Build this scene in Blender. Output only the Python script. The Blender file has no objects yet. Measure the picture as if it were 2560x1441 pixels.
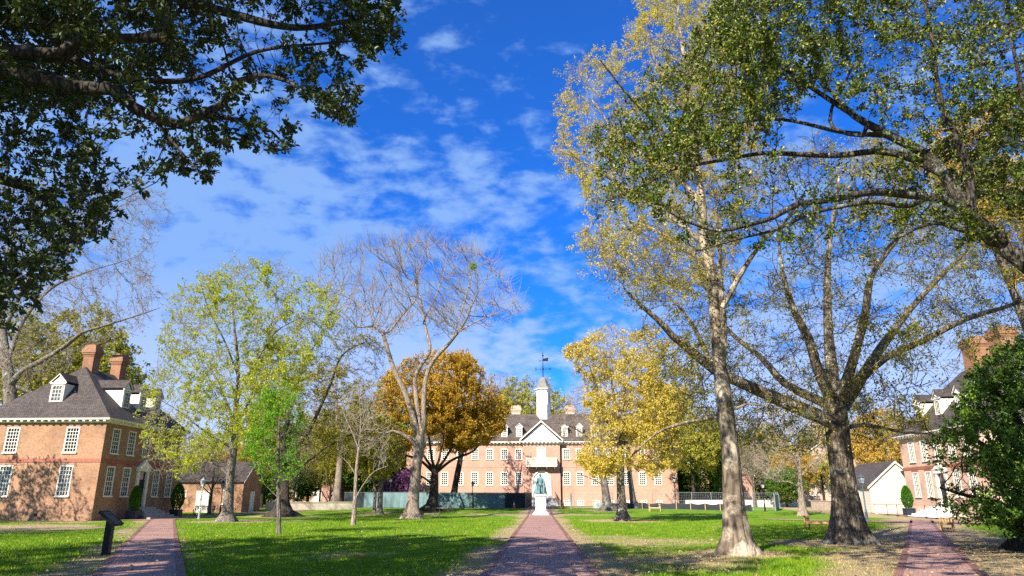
import bpy, math, numpy as np
from mathutils import Vector, Matrix
C = bpy.context.scene
rad = math.radians
# ------------------------------------------------------------------ camera, sky, sun, exposure
F, TH, YAW, EYE = 1750.0, math.atan(529/1750), math.atan(70/1828), 1.6
cd = bpy.data.cameras.new('camera'); cam = bpy.data.objects.new('camera', cd); C.collection.objects.link(cam)
cd.sensor_width = 36; cd.lens = 36*F/2560; cd.clip_end = 3000; cd.clip_start = .05
cam.location = (0, 0, EYE); cam.rotation_euler = (math.pi/2+TH, 0, YAW); C.camera = cam
SUN_EL, SUN_AZ = rad(38), rad(210)          # azimuth clockwise from +Y
sd = Vector((math.sin(SUN_AZ)*math.cos(SUN_EL), math.cos(SUN_AZ)*math.cos(SUN_EL), math.sin(SUN_EL)))
sl = bpy.data.lights.new('sun', 'SUN'); sl.energy = 5.0; sl.angle = rad(.5); sl.color = (1, .93, .82)
so = bpy.data.objects.new('sun', sl); C.collection.objects.link(so); so.rotation_euler = sd.to_track_quat('Z', 'Y').to_euler()
C.view_settings.view_transform = 'Standard'; C.view_settings.look = 'None'
C.view_settings.exposure = 1.2; C.view_settings.gamma = 1
C.cycles.max_bounces = 5; C.cycles.diffuse_bounces = 2; C.cycles.transparent_max_bounces = 4
C.cycles.use_denoising = False

class NT:
    """small node helper: n(type, {props}, inputs by name/index), links when a value is a (node, socket) pair"""
    def __init__(s, tree): s.t = tree; tree.nodes.clear()
    def n(s, typ, props=None, **ins):
        nd = s.t.nodes.new(typ)
        for k, v in (props or {}).items(): setattr(nd, k, v)
        for k, v in ins.items():
            k = int(k[1:]) if k[0] == 'i' and k[1:].isdigit() else k.replace('_', ' ')
            if isinstance(v, tuple) and len(v) == 2 and hasattr(v[0], 'outputs'): s.t.links.new(v[0].outputs[v[1]], nd.inputs[k])
            else: nd.inputs[k].default_value = v
        return nd
    def ramp(s, fac, stops):
        nd = s.t.nodes.new('ShaderNodeValToRGB'); s.t.links.new(fac[0].outputs[fac[1]], nd.inputs[0]); e = nd.color_ramp.elements
        while len(e) < len(stops): e.new(.5)
        for q, (p, c) in zip(e, stops): q.position = p; q.color = tuple(c)+(1,) if not isinstance(c, (int, float)) else (c, c, c, 1)
        return nd
    def mix(s, fac, a, b, mode='MIX'):
        nd = s.t.nodes.new('ShaderNodeMix'); nd.data_type = 'RGBA'; nd.blend_type = mode
        for k, v in ((0, fac), (6, a), (7, b)):
            if isinstance(v, tuple) and len(v) == 2 and hasattr(v[0], 'outputs'): s.t.links.new(v[0].outputs[v[1]], nd.inputs[k])
            elif k == 0: nd.inputs[0].default_value = v
            else: nd.inputs[k].default_value = tuple(v)+(1,)
        return (nd, 2)

W = bpy.data.worlds.new('World'); C.world = W; W.use_nodes = True
g = NT(W.node_tree)
sky = g.n('ShaderNodeTexSky', dict(sky_type='NISHITA', sun_disc=False, sun_elevation=SUN_EL, sun_rotation=SUN_AZ, air_density=1.0, dust_density=.3, ozone_density=2.5))
tc = g.n('ShaderNodeTexCoord')
sep = g.n('ShaderNodeSeparateXYZ', Vector=(tc, 'Generated'))
zz = g.n('ShaderNodeMath', dict(operation='MAXIMUM'), i0=(sep, 2), i1=0.02)
zz = g.n('ShaderNodeMath', dict(operation='ADD'), i0=(zz, 0), i1=0.12)
dx = g.n('ShaderNodeMath', dict(operation='DIVIDE'), i0=(sep, 0), i1=(zz, 0))
dy = g.n('ShaderNodeMath', dict(operation='DIVIDE'), i0=(sep, 1), i1=(zz, 0))
cv = g.n('ShaderNodeCombineXYZ', X=(dx, 0), Y=(dy, 0), Z=3.7)
mp_ = g.n('ShaderNodeMapping', Vector=(tc, 'Generated'), Scale=(1, 1, 2.1), Location=(.35, 0, .2))
big = g.n('ShaderNodeTexNoise', Vector=(mp_, 0), Scale=2.6, Detail=5.0, Roughness=.55)
fin = g.n('ShaderNodeTexNoise', Vector=(mp_, 0), Scale=17.0, Detail=9.0, Roughness=.56, Distortion=.15)
def lobe(x, y, z, k, p):      # a broad region of the sky round one direction
    d = Vector((x, y, z)).normalized(); n = g.n('ShaderNodeVectorMath', dict(operation='DOT_PRODUCT'), i0=(tc, 'Generated'), i1=tuple(d))
    q = g.n('ShaderNodeMath', dict(operation='POWER'), i0=(g.n('ShaderNodeMath', dict(operation='MAXIMUM'), i0=(n, 1), i1=0.0), 0), i1=p)
    return g.n('ShaderNodeMath', dict(operation='MULTIPLY'), i0=(q, 0), i1=k)
l1, l2, l3, l4 = lobe(-.42, .83, .42, .34, 9.), lobe(-.04, .78, .62, -.46, 14.), lobe(.05, .93, .30, .14, 22.), lobe(.02, .97, .21, -.34, 90.)
acc = g.n('ShaderNodeMath', dict(operation='MULTIPLY_ADD'), i0=(big, 0), i1=.75, i2=(l1, 0))
low2 = g.n('ShaderNodeMapRange', i0=(sep, 2), i1=.32, i2=.10, i3=0.0, i4=.52)
for q in (l2, l3, l4, low2): acc = g.n('ShaderNodeMath', dict(operation='ADD'), i0=(acc, 0), i1=(q, 0))
s3 = g.n('ShaderNodeMath', dict(operation='MULTIPLY_ADD'), i0=(fin, 0), i1=1.7, i2=(acc, 0))
mr = g.n('ShaderNodeMapRange', dict(interpolation_type='SMOOTHSTEP'), i0=(s3, 0), i1=1.03, i2=1.56, i3=0.05, i4=.78)
skyt = g.mix(1.0, (sky, 0), (.04, .58, 1.55), 'MULTIPLY')
lowz = g.n('ShaderNodeMapRange', i0=(sep, 2), i1=.30, i2=.06, i3=0.0, i4=1.0)
ccol = g.mix((lowz, 0), (2.2, 3.7, 6.6), (5.4, 5.9, 7.2))
skyc = g.mix((mr, 0), skyt, ccol)
bg = g.n('ShaderNodeBackground', Color=skyc, Strength=.066)
g.t.links.new(bg.outputs[0], g.n('ShaderNodeOutputWorld').inputs[0])

# ------------------------------------------------------------------ places: pixel of the 2560 px photo -> point in the world
def ray(px, py):
    u, v = np.asarray(px, float)-1280, 720.5-np.asarray(py, float)
    y, z = F*math.cos(TH)-v*math.sin(TH), F*math.sin(TH)+v*math.cos(TH)
    c, s = math.cos(YAW), math.sin(YAW)
    return u*c-y*s, u*s+y*c, z
def gz(Y):
    t = np.clip((np.asarray(Y, float)-65)/45, 0, 1); return .65*t*t*(3-2*t)
def gp(px, py):
    d = ray(px, py); z = 0.
    for _ in range(60): z = z*.5+.5*float(gz(d[1]*(z-EYE)/d[2]))
    t = (z-EYE)/d[2]; return Vector((float(d[0]*t), float(d[1]*t), z))
def at(px, py, Y):
    d = ray(px, py); t = Y/d[1]; return np.stack(np.broadcast_arrays(d[0]*t, d[1]*t, EYE+d[2]*t), -1)

# ------------------------------------------------------------------ objects
def link(name, me, parent=None, loc=None):
    o = bpy.data.objects.new(name, me); C.collection.objects.link(o)
    if parent: o.parent = parent
    if loc is not None: o.location = loc
    return o
def tag(o, label=None, cat=None, group=None, kind=None):
    for k, v in (('label', label), ('category', cat), ('group', group), ('kind', kind)):
        if v: o[k] = v
    return o
def empty(name, loc=(0, 0, 0), rz=0, label=None, cat=None, group=None):
    o = link(name, None, None, loc); o.rotation_euler = (0, 0, rz); o.empty_display_size = .3
    return tag(o, label, cat, group)
def copy_tree(o, parent=None):
    c = o.copy(); C.collection.objects.link(c)
    if parent: c.parent = parent
    for ch in [x for x in bpy.data.objects if x.parent == o]: copy_tree(ch, c)
    return c
def mesh_np(name, V, faces, mats=(), smooth=False, attrs=None, midx=None):
    """V (n,3); faces: list of (m,k) int arrays"""
    me = bpy.data.meshes.new(name); V = np.asarray(V, np.float32)
    me.vertices.add(len(V)); me.vertices.foreach_set('co', V.ravel())
    faces = [np.asarray(f, np.int32) for f in faces if len(f)]
    L = np.concatenate([f.ravel() for f in faces]); tot = np.concatenate([np.full(len(f), f.shape[1], np.int32) for f in faces])
    st = np.concatenate([[0], np.cumsum(tot)[:-1]]).astype(np.int32)
    me.loops.add(len(L)); me.loops.foreach_set('vertex_index', L)
    me.polygons.add(len(tot)); me.polygons.foreach_set('loop_start', st); me.polygons.foreach_set('loop_total', tot)
    if midx is not None: me.polygons.foreach_set('material_index', np.asarray(midx, np.int32))
    me.polygons.foreach_set('use_smooth', np.full(len(tot), smooth))
    for m in mats: me.materials.append(m)
    for k, a in (attrs or {}).items():
        at_ = me.attributes.new(k, 'FLOAT', 'POINT'); at_.data.foreach_set('value', np.asarray(a, np.float32))
    me.update(calc_edges=True)
    return me

class MB:
    """collects polygons of one mesh; UVs in metres are made from each face's own plane"""
    def __init__(s): s.v = []; s.f = []; s.m = []; s.sm = []; s.M = Matrix()
    def face(s, pts, m=0, smooth=False):
        b = len(s.v); s.v += [s.M @ Vector(p) for p in pts]; s.f.append(tuple(range(b, b+len(pts)))); s.m.append(m); s.sm.append(smooth)
    def hexa(s, p, m=0):    # p: 8 points, 0-3 bottom ccw, 4-7 top
        for q in ((3, 2, 1, 0), (4, 5, 6, 7), (0, 1, 5, 4), (1, 2, 6, 5), (2, 3, 7, 6), (3, 0, 4, 7)): s.face([p[i] for i in q], m)
    def box(s, x0, x1, y0, y1, z0, z1, m=0):
        s.hexa([(x0, y0, z0), (x1, y0, z0), (x1, y1, z0), (x0, y1, z0), (x0, y0, z1), (x1, y0, z1), (x1, y1, z1), (x0, y1, z1)], m)
    def frus(s, a, b, z0, z1, m=0, c=(0, 0)):   # square frustum half sizes a -> b
        P = lambda h, z: [(c[0]-h, c[1]-h, z), (c[0]+h, c[1]-h, z), (c[0]+h, c[1]+h, z), (c[0]-h, c[1]+h, z)]
        s.hexa(P(a, z0)+P(b, z1), m)
    def bar(s, a, b, w, h=None, m=0):
        a, b = Vector(a), Vector(b); h = h or w; t = (b-a).normalized(); r = Vector((0, 0, 1)) if abs(t.z) < .95 else Vector((0, 1, 0))
        n = t.cross(r).normalized()*w/2; k = n.normalized().cross(t).normalized()*h/2
        s.hexa([a-n-k, a+n-k, b+n-k, b-n-k, a-n+k, a+n+k, b+n+k, b-n+k], m)
    def lathe(s, prof, n=16, m=0, c=(0, 0), ph=0, smooth=True, sx=1, sy=1):
        R = [[(c[0]+sx*r*math.cos(ph+2*math.pi*i/n), c[1]+sy*r*math.sin(ph+2*math.pi*i/n), z) for i in range(n)] for r, z in prof]
        for a, b in zip(R, R[1:]):
            for i in range(n): j = (i+1) % n; s.face([a[i], a[j], b[j], b[i]], m, smooth)
        s.face(R[0][::-1], m); s.face(R[-1], m)
    def tube(s, pts, rs, n=8, m=0):
        pts = [Vector(p) for p in pts]; R = []
        if isinstance(rs, (int, float)): rs = [rs]*len(pts)
        for i, p in enumerate(pts):
            t = (pts[min(i+1, len(pts)-1)]-pts[max(i-1, 0)]).normalized(); r = Vector((.13, .97, .2)) if abs(t.y) < .9 else Vector((1, 0, .1))
            a = t.cross(r).normalized(); b = t.cross(a)
            R.append([p+(a*math.cos(2*math.pi*k/n)+b*math.sin(2*math.pi*k/n))*rs[i] for k in range(n)])
        for a, b in zip(R, R[1:]):
            for i in range(n): j = (i+1) % n; s.face([a[i], a[j], b[j], b[i]], m, True)
        s.face(R[0][::-1], m); s.face(R[-1], m)
    def wall(s, o, u, w, z0, z1, ops=(), m=0, rev=.12):
        """wall from o along unit vector u, outward normal = u x z rotated so that n = (u.y,-u.x); ops: (u0,u1,z0,z1)"""
        o = Vector(o); u = Vector(u); n = Vector((u.y, -u.x, 0))
        us = sorted({0, w, *[q for p in ops for q in p[:2]]}); zs = sorted({z0, z1, *[q for p in ops for q in p[2:]]})
        P = lambda a, z, d=0: o+u*a+Vector((0, 0, z))-n*d
        for a, b in zip(us, us[1:]):
            for c, d in zip(zs, zs[1:]):
                if not any(p[0]-1e-4 <= a and b <= p[1]+1e-4 and p[2]-1e-4 <= c and d <= p[3]+1e-4 for p in ops): s.face([P(a, c), P(b, c), P(b, d), P(a, d)], m)
        for a, b, c, d in ops:
            s.face([P(a, c), P(a, d), P(a, d, rev), P(a, c, rev)], m); s.face([P(b, d), P(b, c), P(b, c, rev), P(b, d, rev)], m)
            s.face([P(b, c), P(a, c), P(a, c, rev), P(b, c, rev)], m); s.face([P(a, d), P(b, d), P(b, d, rev), P(a, d, rev)], m)
    def mesh(s, name, mats):
        me = bpy.data.meshes.new(name); me.from_pydata([tuple(v) for v in s.v], [], s.f)
        for q in (mats if isinstance(mats, (list, tuple)) else [mats]): me.materials.append(q)
        me.polygons.foreach_set('material_index', s.m); me.polygons.foreach_set('use_smooth', s.sm)
        uv = me.uv_layers.new(name='UVMap').data
        for p in me.polygons:
            nrm = p.normal; a = Vector((0, 0, 1)).cross(nrm); a = a.normalized() if a.length > .02 else Vector((1, 0, 0)); b = nrm.cross(a)
            for li in p.loop_indices:
                co = me.vertices[me.loops[li].vertex_index].co; uv[li].uv = (co.dot(a), co.dot(b))
        return me
    def build(s, name, mats, parent=None, loc=None): return link(name, s.mesh(name, mats), parent, loc)

# ------------------------------------------------------------------ materials
def mat(name):
    m = bpy.data.materials.new(name); m.use_nodes = True; return m, NT(m.node_tree)
def out(q, bsdf): q.t.links.new(bsdf.outputs[0], q.n('ShaderNodeOutputMaterial').inputs[0])
def plain(name, col, rough=.6, var=.25, scale=3., metal=0., bump=0., spec=.4):
    m, q = mat(name); t = q.n('ShaderNodeTexCoord'); no = q.n('ShaderNodeTexNoise', Vector=(t, 'Object'), Scale=scale, Detail=6., Roughness=.6)
    r = q.ramp((no, 0), [(.3, tuple(c*(1-var) for c in col)), (.7, tuple(min(1, c*(1+var)) for c in col))])
    b = q.n('ShaderNodeBsdfPrincipled', Base_Color=(r, 0), Roughness=rough, Metallic=metal, Specular_IOR_Level=spec)
    if bump:
        bp = q.n('ShaderNodeBump', Strength=bump, Distance=.02, Height=(no, 0)); q.t.links.new(bp.outputs[0], b.inputs['Normal'])
    out(q, b); return m
def brickmat(name, c1, c2, mortar, dark, bw=.23, bh=.082, ms=.012, amount=.45, rough=.85, stain=.35):
    m, q = mat(name); uv = q.n('ShaderNodeUVMap'); t = q.n('ShaderNodeTexCoord')
    br = q.n('ShaderNodeTexBrick', dict(offset=.5), Vector=(uv, 0), Color1=c1+(1,), Color2=c2+(1,), Mortar=mortar+(1,), Scale=1., Mortar_Size=ms, Brick_Width=bw, Row_Height=bh, Bias=-.1)
    hd = q.n('ShaderNodeTexBrick', dict(offset=.25, offset_frequency=2), Vector=(uv, 0), Color1=(0, 0, 0, 1), Color2=(1, 1, 1, 1), Mortar=(0, 0, 0, 1), Scale=1., Mortar_Size=0., Brick_Width=bw*.5, Row_Height=bh, Bias=-.35)
    hr = q.ramp((hd, 0), [(.55, 0), (.75, 1)])
    fac = q.n('ShaderNodeMath', dict(operation='MULTIPLY'), i0=(hr, 0), i1=amount)
    a = q.mix((fac, 0), (br, 0), dark)
    n1 = q.n('ShaderNodeTexNoise', Vector=(t, 'Object'), Scale=.55, Detail=8., Roughness=.65)
    r1 = q.ramp((n1, 0), [(.3, (1-stain,)*3), (.55, (1, 1, 1)), (.75, (1+.0,)*3)])
    a = q.mix(1., a, (r1, 0), 'MULTIPLY')
    n2 = q.n('ShaderNodeTexNoise', Vector=(uv, 0), Scale=9., Detail=3., Roughness=.7)
    r2 = q.ramp((n2, 0), [(.35, (.72, .7, .7)), (.65, (1.0, 1.0, 1.0))])
    a = q.mix(1., a, (r2, 0), 'MULTIPLY')
    bp = q.n('ShaderNodeBump', Strength=.5, Distance=.01, Height=(br, 1)); bp.invert = True
    b = q.n('ShaderNodeBsdfPrincipled', Base_Color=a, Roughness=rough, Specular_IOR_Level=.25, Normal=(bp, 0)); out(q, b); return m
BRICK = brickmat('house_brick', (.47, .205, .088), (.34, .14, .06), (.45, .36, .26), (.09, .05, .045), amount=.62)
CHIM = brickmat('chimney_brick', (.40, .15, .06), (.28, .095, .04), (.40, .30, .2), (.07, .04, .03), amount=.6)
BRICKW = brickmat('hall_brick', (.62, .29, .18), (.52, .225, .135), (.55, .45, .36), (.30, .16, .11), amount=.45, stain=.22)
BRICKR = brickmat('pale_brick', (.74, .45, .32), (.62, .35, .24), (.66, .56, .46), (.30, .17, .13), amount=.5)
RUBBED = brickmat('rubbed_brick', (.42, .10, .05), (.36, .08, .04), (.4, .25, .2), (.3, .07, .04), amount=.2)
PAVE = brickmat('path_brick', (.46, .265, .21), (.35, .195, .155), (.20, .14, .115), (.25, .165, .145), bw=.21, bh=.105, ms=.008, amount=.5, rough=.75, stain=.3)
KERB = brickmat('path_edge_brick', (.33, .16, .12), (.25, .12, .095), (.10, .065, .05), (.2, .12, .1), bw=.105, bh=.21, ms=.012, amount=.4, rough=.75)
SHING = brickmat('wood_shingle', (.125, .10, .085), (.06, .048, .042), (.03, .024, .02), (.05, .041, .036), bw=.16, bh=.19, ms=.014, amount=.5, stain=.3, rough=.75)
SLATE = brickmat('old_shingle', (.17, .135, .11), (.085, .065, .05), (.04, .03, .024), (.06, .046, .036), bw=.2, bh=.22, ms=.012, amount=.55, stain=.5)
BOARD = brickmat('clapboard', (.72, .68, .55), (.70, .66, .53), (.34, .31, .25), (.69, .65, .53), bw=5., bh=.16, ms=.012, amount=.2, stain=.08, rough=.55)
WHITE = plain('white_paint', (.76, .72, .61), .5, .06)
PURE = plain('bright_white_paint', (.82, .80, .76), .45, .05)
MARBLE = plain('marble', (.75, .73, .70), .45, .13, 2.5)
STONE = plain('grey_stone', (.33, .31, .29), .8, .25, 2.)
STUCCO = plain('pale_plaster', (.55, .48, .38), .85, .12, 1.5)
IRON = plain('black_iron', (.012, .012, .013), .4, .2, 4., .2)
DKMETAL = plain('grey_green_metal', (.13, .16, .18), .45, .2, 3., .4)
BLACK = plain('black_paint', (.010, .010, .011), .45, .2, 4., 0, 0, .25)
GALV = plain('galvanised_metal', (.45, .48, .5), .4, .15, 4., .6)
BRONZE = plain('verdigris_bronze', (.15, .26, .28), .65, .55, 3.5, .25)
TEAK = plain('teak', (.40, .22, .085), .6, .3, 5.)
OLDWOOD = plain('weathered_wood', (.24, .19, .14), .75, .3, 5.)
STAKE = plain('new_wood', (.55, .38, .2), .7, .2, 5.)
ORANGE = plain('orange_plastic', (.75, .13, .03), .5, .1)
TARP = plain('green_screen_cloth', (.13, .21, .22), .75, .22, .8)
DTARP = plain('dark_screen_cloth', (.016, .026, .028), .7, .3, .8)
SILT = plain('black_silt_cloth', (.02, .022, .032), .55, .4, 1.4)
TOMB = plain('box_front', (.02, .03, .045), .45, .3)
def glassmat(name, col):
    m, q = mat(name); t = q.n('ShaderNodeTexCoord'); no = q.n('ShaderNodeTexNoise', Vector=(t, 'Object'), Scale=2.2, Detail=2.)
    r = q.ramp((no, 0), [(.35, tuple(c*.5 for c in col)), (.7, tuple(c*1.5 for c in col))])
    bp = q.n('ShaderNodeBump', Strength=.08, Distance=.03, Height=(no, 0))
    out(q, q.n('ShaderNodeBsdfPrincipled', Base_Color=(r, 0), Roughness=.06, Specular_IOR_Level=.6, Normal=(bp, 0))); return m
PANE = glassmat('window_glass', (.02, .022, .024)); LAMPGL = glassmat('lamp_glass', (.42, .45, .46)); CURTAIN = glassmat('curtained_glass', (.10, .105, .11))
def barkmat(name, dark, light, lichen, lo=.52, scale=5., lsc=1.3):
    m, q = mat(name); t = q.n('ShaderNodeTexCoord'); mp = q.n('ShaderNodeMapping', Vector=(t, 'Object'), Scale=(1, 1, .22))
    n1 = q.n('ShaderNodeTexNoise', Vector=(mp, 0), Scale=scale, Detail=7., Roughness=.7, Distortion=.4)
    vo = q.n('ShaderNodeTexVoronoi', dict(feature='DISTANCE_TO_EDGE'), Vector=(mp, 0), Scale=scale*1.6)
    rv = q.ramp((vo, 0), [(.0, .35), (.18, 1.)])
    r = q.ramp((n1, 0), [(.32, dark), (.68, light)])
    a = q.mix(.75, (r, 0), (rv, 0), 'MULTIPLY')
    n2 = q.n('ShaderNodeTexNoise', Vector=(t, 'Object'), Scale=lsc, Detail=9., Roughness=.75)
    r2 = q.ramp((n2, 0), [(lo, 0), (lo+.1, .85)])
    a = q.mix((r2, 0), a, lichen)
    ad = q.n('ShaderNodeMath', dict(operation='ADD'), i0=(n1, 0), i1=(rv, 0))
    bp = q.n('ShaderNodeBump', Strength=.9, Distance=.05, Height=(ad, 0))
    out(q, q.n('ShaderNodeBsdfPrincipled', Base_Color=a, Roughness=.85, Specular_IOR_Level=.2, Normal=(bp, 0))); return m
BK_OAK = barkmat('lichened_oak_bark', (.05, .042, .034), (.17, .145, .12), (.30, .33, .27), .54, 6., 1.6)
BK_LIMB = barkmat('lichened_limb_bark', (.03, .026, .02), (.12, .10, .08), (.34, .36, .29), .55, 7., 1.8)
BK_SHADE = barkmat('shaded_oak_bark', (.025, .021, .017), (.085, .07, .055), (.22, .25, .19), .60, 7., 1.6)  # darker copy of the oak bark, shade put into its colour
BK_GREY = barkmat('grey_bark', (.10, .085, .068), (.30, .25, .20), (.40, .40, .34), .56, 5., .9)
BK_PALE = barkmat('pale_bark', (.20, .155, .115), (.46, .36, .27), (.5, .45, .38), .6, 6., 1.2)
BK_DARK = barkmat('dark_bark', (.03, .024, .018), (.11, .085, .065), (.20, .20, .16), .64, 6., 1.)
BK_TWO = barkmat('patchy_smooth_bark', (.05, .04, .03), (.32, .245, .165), (.50, .42, .30), .48, 2.2, .7)
BK_MOSS = barkmat('mossy_rough_bark', (.07, .055, .04), (.26, .205, .14), (.50, .48, .37), .525, 5., 1.3)
def leafmat(name, cols, rough=.55, trans=.35, spec=.15):
    m, q = mat(name); gm = q.n('ShaderNodeNewGeometry'); n = len(cols)
    r = q.ramp((gm, 'Random Per Island'), [(i/(n-1), c) for i, c in enumerate(cols)])
    b = q.n('ShaderNodeBsdfPrincipled', Base_Color=(r, 0), Roughness=rough, Specular_IOR_Level=spec)
    tr = q.n('ShaderNodeBsdfTranslucent', Color=q.mix(1., (r, 0), (1.25, 1.2, .6), 'MULTIPLY'))
    mx = q.n('ShaderNodeMixShader', i0=trans, i1=(b, 0), i2=(tr, 0)); out(q, mx); return m
TW_BARE = plain('bare_twig', (.27, .215, .16), .8, .3, 1., spec=.1); TW_PALE = plain('pale_twig', (.33, .27, .215), .8, .25, 1., spec=.1); TW_GREY = plain('grey_twig', (.22, .18, .135), .8, .25, 1., spec=.1)
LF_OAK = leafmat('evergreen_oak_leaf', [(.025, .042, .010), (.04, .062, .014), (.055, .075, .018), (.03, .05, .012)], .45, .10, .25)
LF_OAKR = leafmat('sun_toned_oak_leaf', [(.04, .075, .010), (.11, .155, .014), (.06, .10, .012), (.24, .27, .025), (.03, .055, .009), (.075, .12, .014), (.38, .30, .03)], .42, .15, .3)  # sunlit and dark leaf tones both put into the colour
LF_MAG = leafmat('glossy_dark_leaf', [(.035, .08, .01), (.11, .22, .02), (.055, .12, .012), (.20, .29, .025)], .38, .15, .3)
LF_YEL = leafmat('yellow_blossom', [(.56, .42, .07), (.68, .54, .12), (.44, .36, .05), (.60, .44, .07), (.38, .33, .05)], .6, .35)
LF_COP = leafmat('copper_leaf', [(.54, .29, .025), (.46, .30, .035), (.60, .34, .035), (.36, .25, .03), (.54, .36, .05)], .6, .3)
LF_YG = leafmat('yellow_green_leaf', [(.34, .34, .04), (.44, .40, .06), (.28, .29, .04), (.42, .36, .07)], .6, .4)
LF_GRN = leafmat('spring_green_leaf', [(.34, .40, .025), (.46, .49, .04), (.28, .34, .02), (.50, .46, .06)], .55, .4)
LF_BRT = leafmat('bright_green_leaf', [(.12, .30, .015), (.20, .40, .02), (.10, .24, .015), (.28, .38, .03)], .5, .4)
LF_OLV = leafmat('olive_leaf', [(.30, .28, .035), (.40, .35, .045), (.22, .22, .03), (.46, .36, .06)], .6, .35)
LF_TASS = leafmat('pale_catkin', [(.50, .42, .09), (.60, .50, .12), (.40, .36, .06), (.52, .42, .08)], .6, .4)
LF_GOLD = leafmat('golden_leaf', [(.55, .36, .06), (.48, .30, .05), (.60, .42, .10)], .6, .35)
LF_PUR = leafmat('purple_blossom', [(.22, .07, .24), (.34, .13, .34), (.14, .05, .13), (.28, .14, .24)], .6, .3)
LF_CON = leafmat('conifer_spray', [(.05, .16, .012), (.08, .23, .018), (.04, .12, .01)], .55, .25)
BUD = leafmat('bud', [(.34, .25, .17), (.40, .33, .2), (.28, .2, .13)], .7, .2)

# ------------------------------------------------------------------ numpy noise and the ground
def vnoise(x, y, sc, seed=0):
    R = np.random.default_rng(seed).random((256, 256)); x = np.asarray(x)/sc; y = np.asarray(y)/sc
    xi, yi = np.floor(x).astype(int), np.floor(y).astype(int); fx, fy = x-xi, y-yi; fx = fx*fx*(3-2*fx); fy = fy*fy*(3-2*fy)
    gq = lambda a, b: R[a % 256, b % 256]
    return (gq(xi, yi)*(1-fx)+gq(xi+1, yi)*fx)*(1-fy)+(gq(xi, yi+1)*(1-fx)+gq(xi+1, yi+1)*fx)*fy
def vnoise3(P, sc, seed=0):
    R = np.random.default_rng(seed).random((32, 32, 32)); q = np.asarray(P)/sc; i = np.floor(q).astype(int); f = q-i; f = f*f*(3-2*f); r = 0
    for a in (0, 1):
        for b in (0, 1):
            for c in (0, 1): r = r+R[(i[:, 0]+a) % 32, (i[:, 1]+b) % 32, (i[:, 2]+c) % 32]*np.abs(1-a-f[:, 0])*np.abs(1-b-f[:, 1])*np.abs(1-c-f[:, 2])
    return r
def fbm(x, y, sc, seed=0, o=4): return sum(vnoise(x, y, sc/2**k, seed+k)*.5**k for k in range(o))/sum(.5**k for k in range(o))
def sst(a, b, x): t = np.clip((x-a)/(b-a), 0, 1); return t*t*(3-2*t)
PL = ([6, 16.1, 24.1, 35.1, 62.], [-4.55, -9.78, -13.99, -19.64, -33.4]); PR = ([6, 16.1, 21.8, 33.6, 62.], [-2.6, -7.7, -10.66, -16.72, -31.3])
QL = ([6, 16.75, 21.2, 30, 48.8, 66], [2.2, 7.7, 9.99, 14.42, 23.86, 32.5]); QR = ([6, 16.8, 19.2, 25.6, 32.5, 45.4, 66], [4.4, 9.75, 10.89, 13.99, 17.46, 23.87, 34.3])
def on_path(X, Y, pad=0.):
    a = (np.abs(X) < 1.33+pad) & (Y < 112)
    b = (X > np.interp(Y, *PL)-pad) & (X < np.interp(Y, *PR)+pad) & (Y < 62)
    c = (X > np.interp(Y, *QL)-pad) & (X < np.interp(Y, *QR)+pad) & (Y < 66)
    return a | b | c
TREEBASE = []   # (x, y, radius of the bare ring)
def dryness(X, Y):
    n = fbm(X, Y*.8, 6., 3, 5); n2 = fbm(X, Y, 1.6, 11, 4)
    d = np.full(X.shape, .235)
    def blob(x, y, rx, ry, k):
        nonlocal d; d = np.maximum(d, k*np.exp(-(((X-x)/rx)**2+((Y-y)/ry)**2)))
    d = np.maximum(d, .78*sst(2.0, .2, np.abs(X)-1.3)*(Y < 112))
    ql, qr = np.interp(Y, *QL), np.interp(Y, *QR); d = np.maximum(d, .85*sst(4.2, .5, np.maximum(ql-X, X-qr)))
    pl, pr = np.interp(Y, *PL), np.interp(Y, *PR); d = np.maximum(d, .72*sst(2.6, .2, np.where(pl > X, pl-X, 9))); d = np.maximum(d, .5*sst(1.0, .1, np.where(X > pr, X-pr, 9)))
    blob(-31, 42, 9, 9, .78); blob(-38, 53, 9, 4, .8); blob(3.8, 19.5, 3.6, 5.5, .68); blob(3, 30, 4, 8, .5); blob(7.5, 17, 3, 3, .6)
    blob(0, 76, 9, 3.2, .85); blob(18, 27, 5, 7, .8); blob(21, 38, 7, 6, .6); blob(-6, 50, 5, 8, .3); blob(6, 101, 9, 4, .6); blob(-30, 88, 8, 14, .5); blob(12, 62, 10, 5, .45); blob(-20, 58, 6, 4, .55)
    for x, y, r in TREEBASE: d = np.maximum(d, .95*np.exp(-np.maximum(0, np.hypot(X-x, (Y-y)*.8)-r*.75)**2/(r*.6)**2))
    v = d+(n-.5)*.95+(n2-.5)*.55
    return sst(.36, .78, v)

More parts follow.
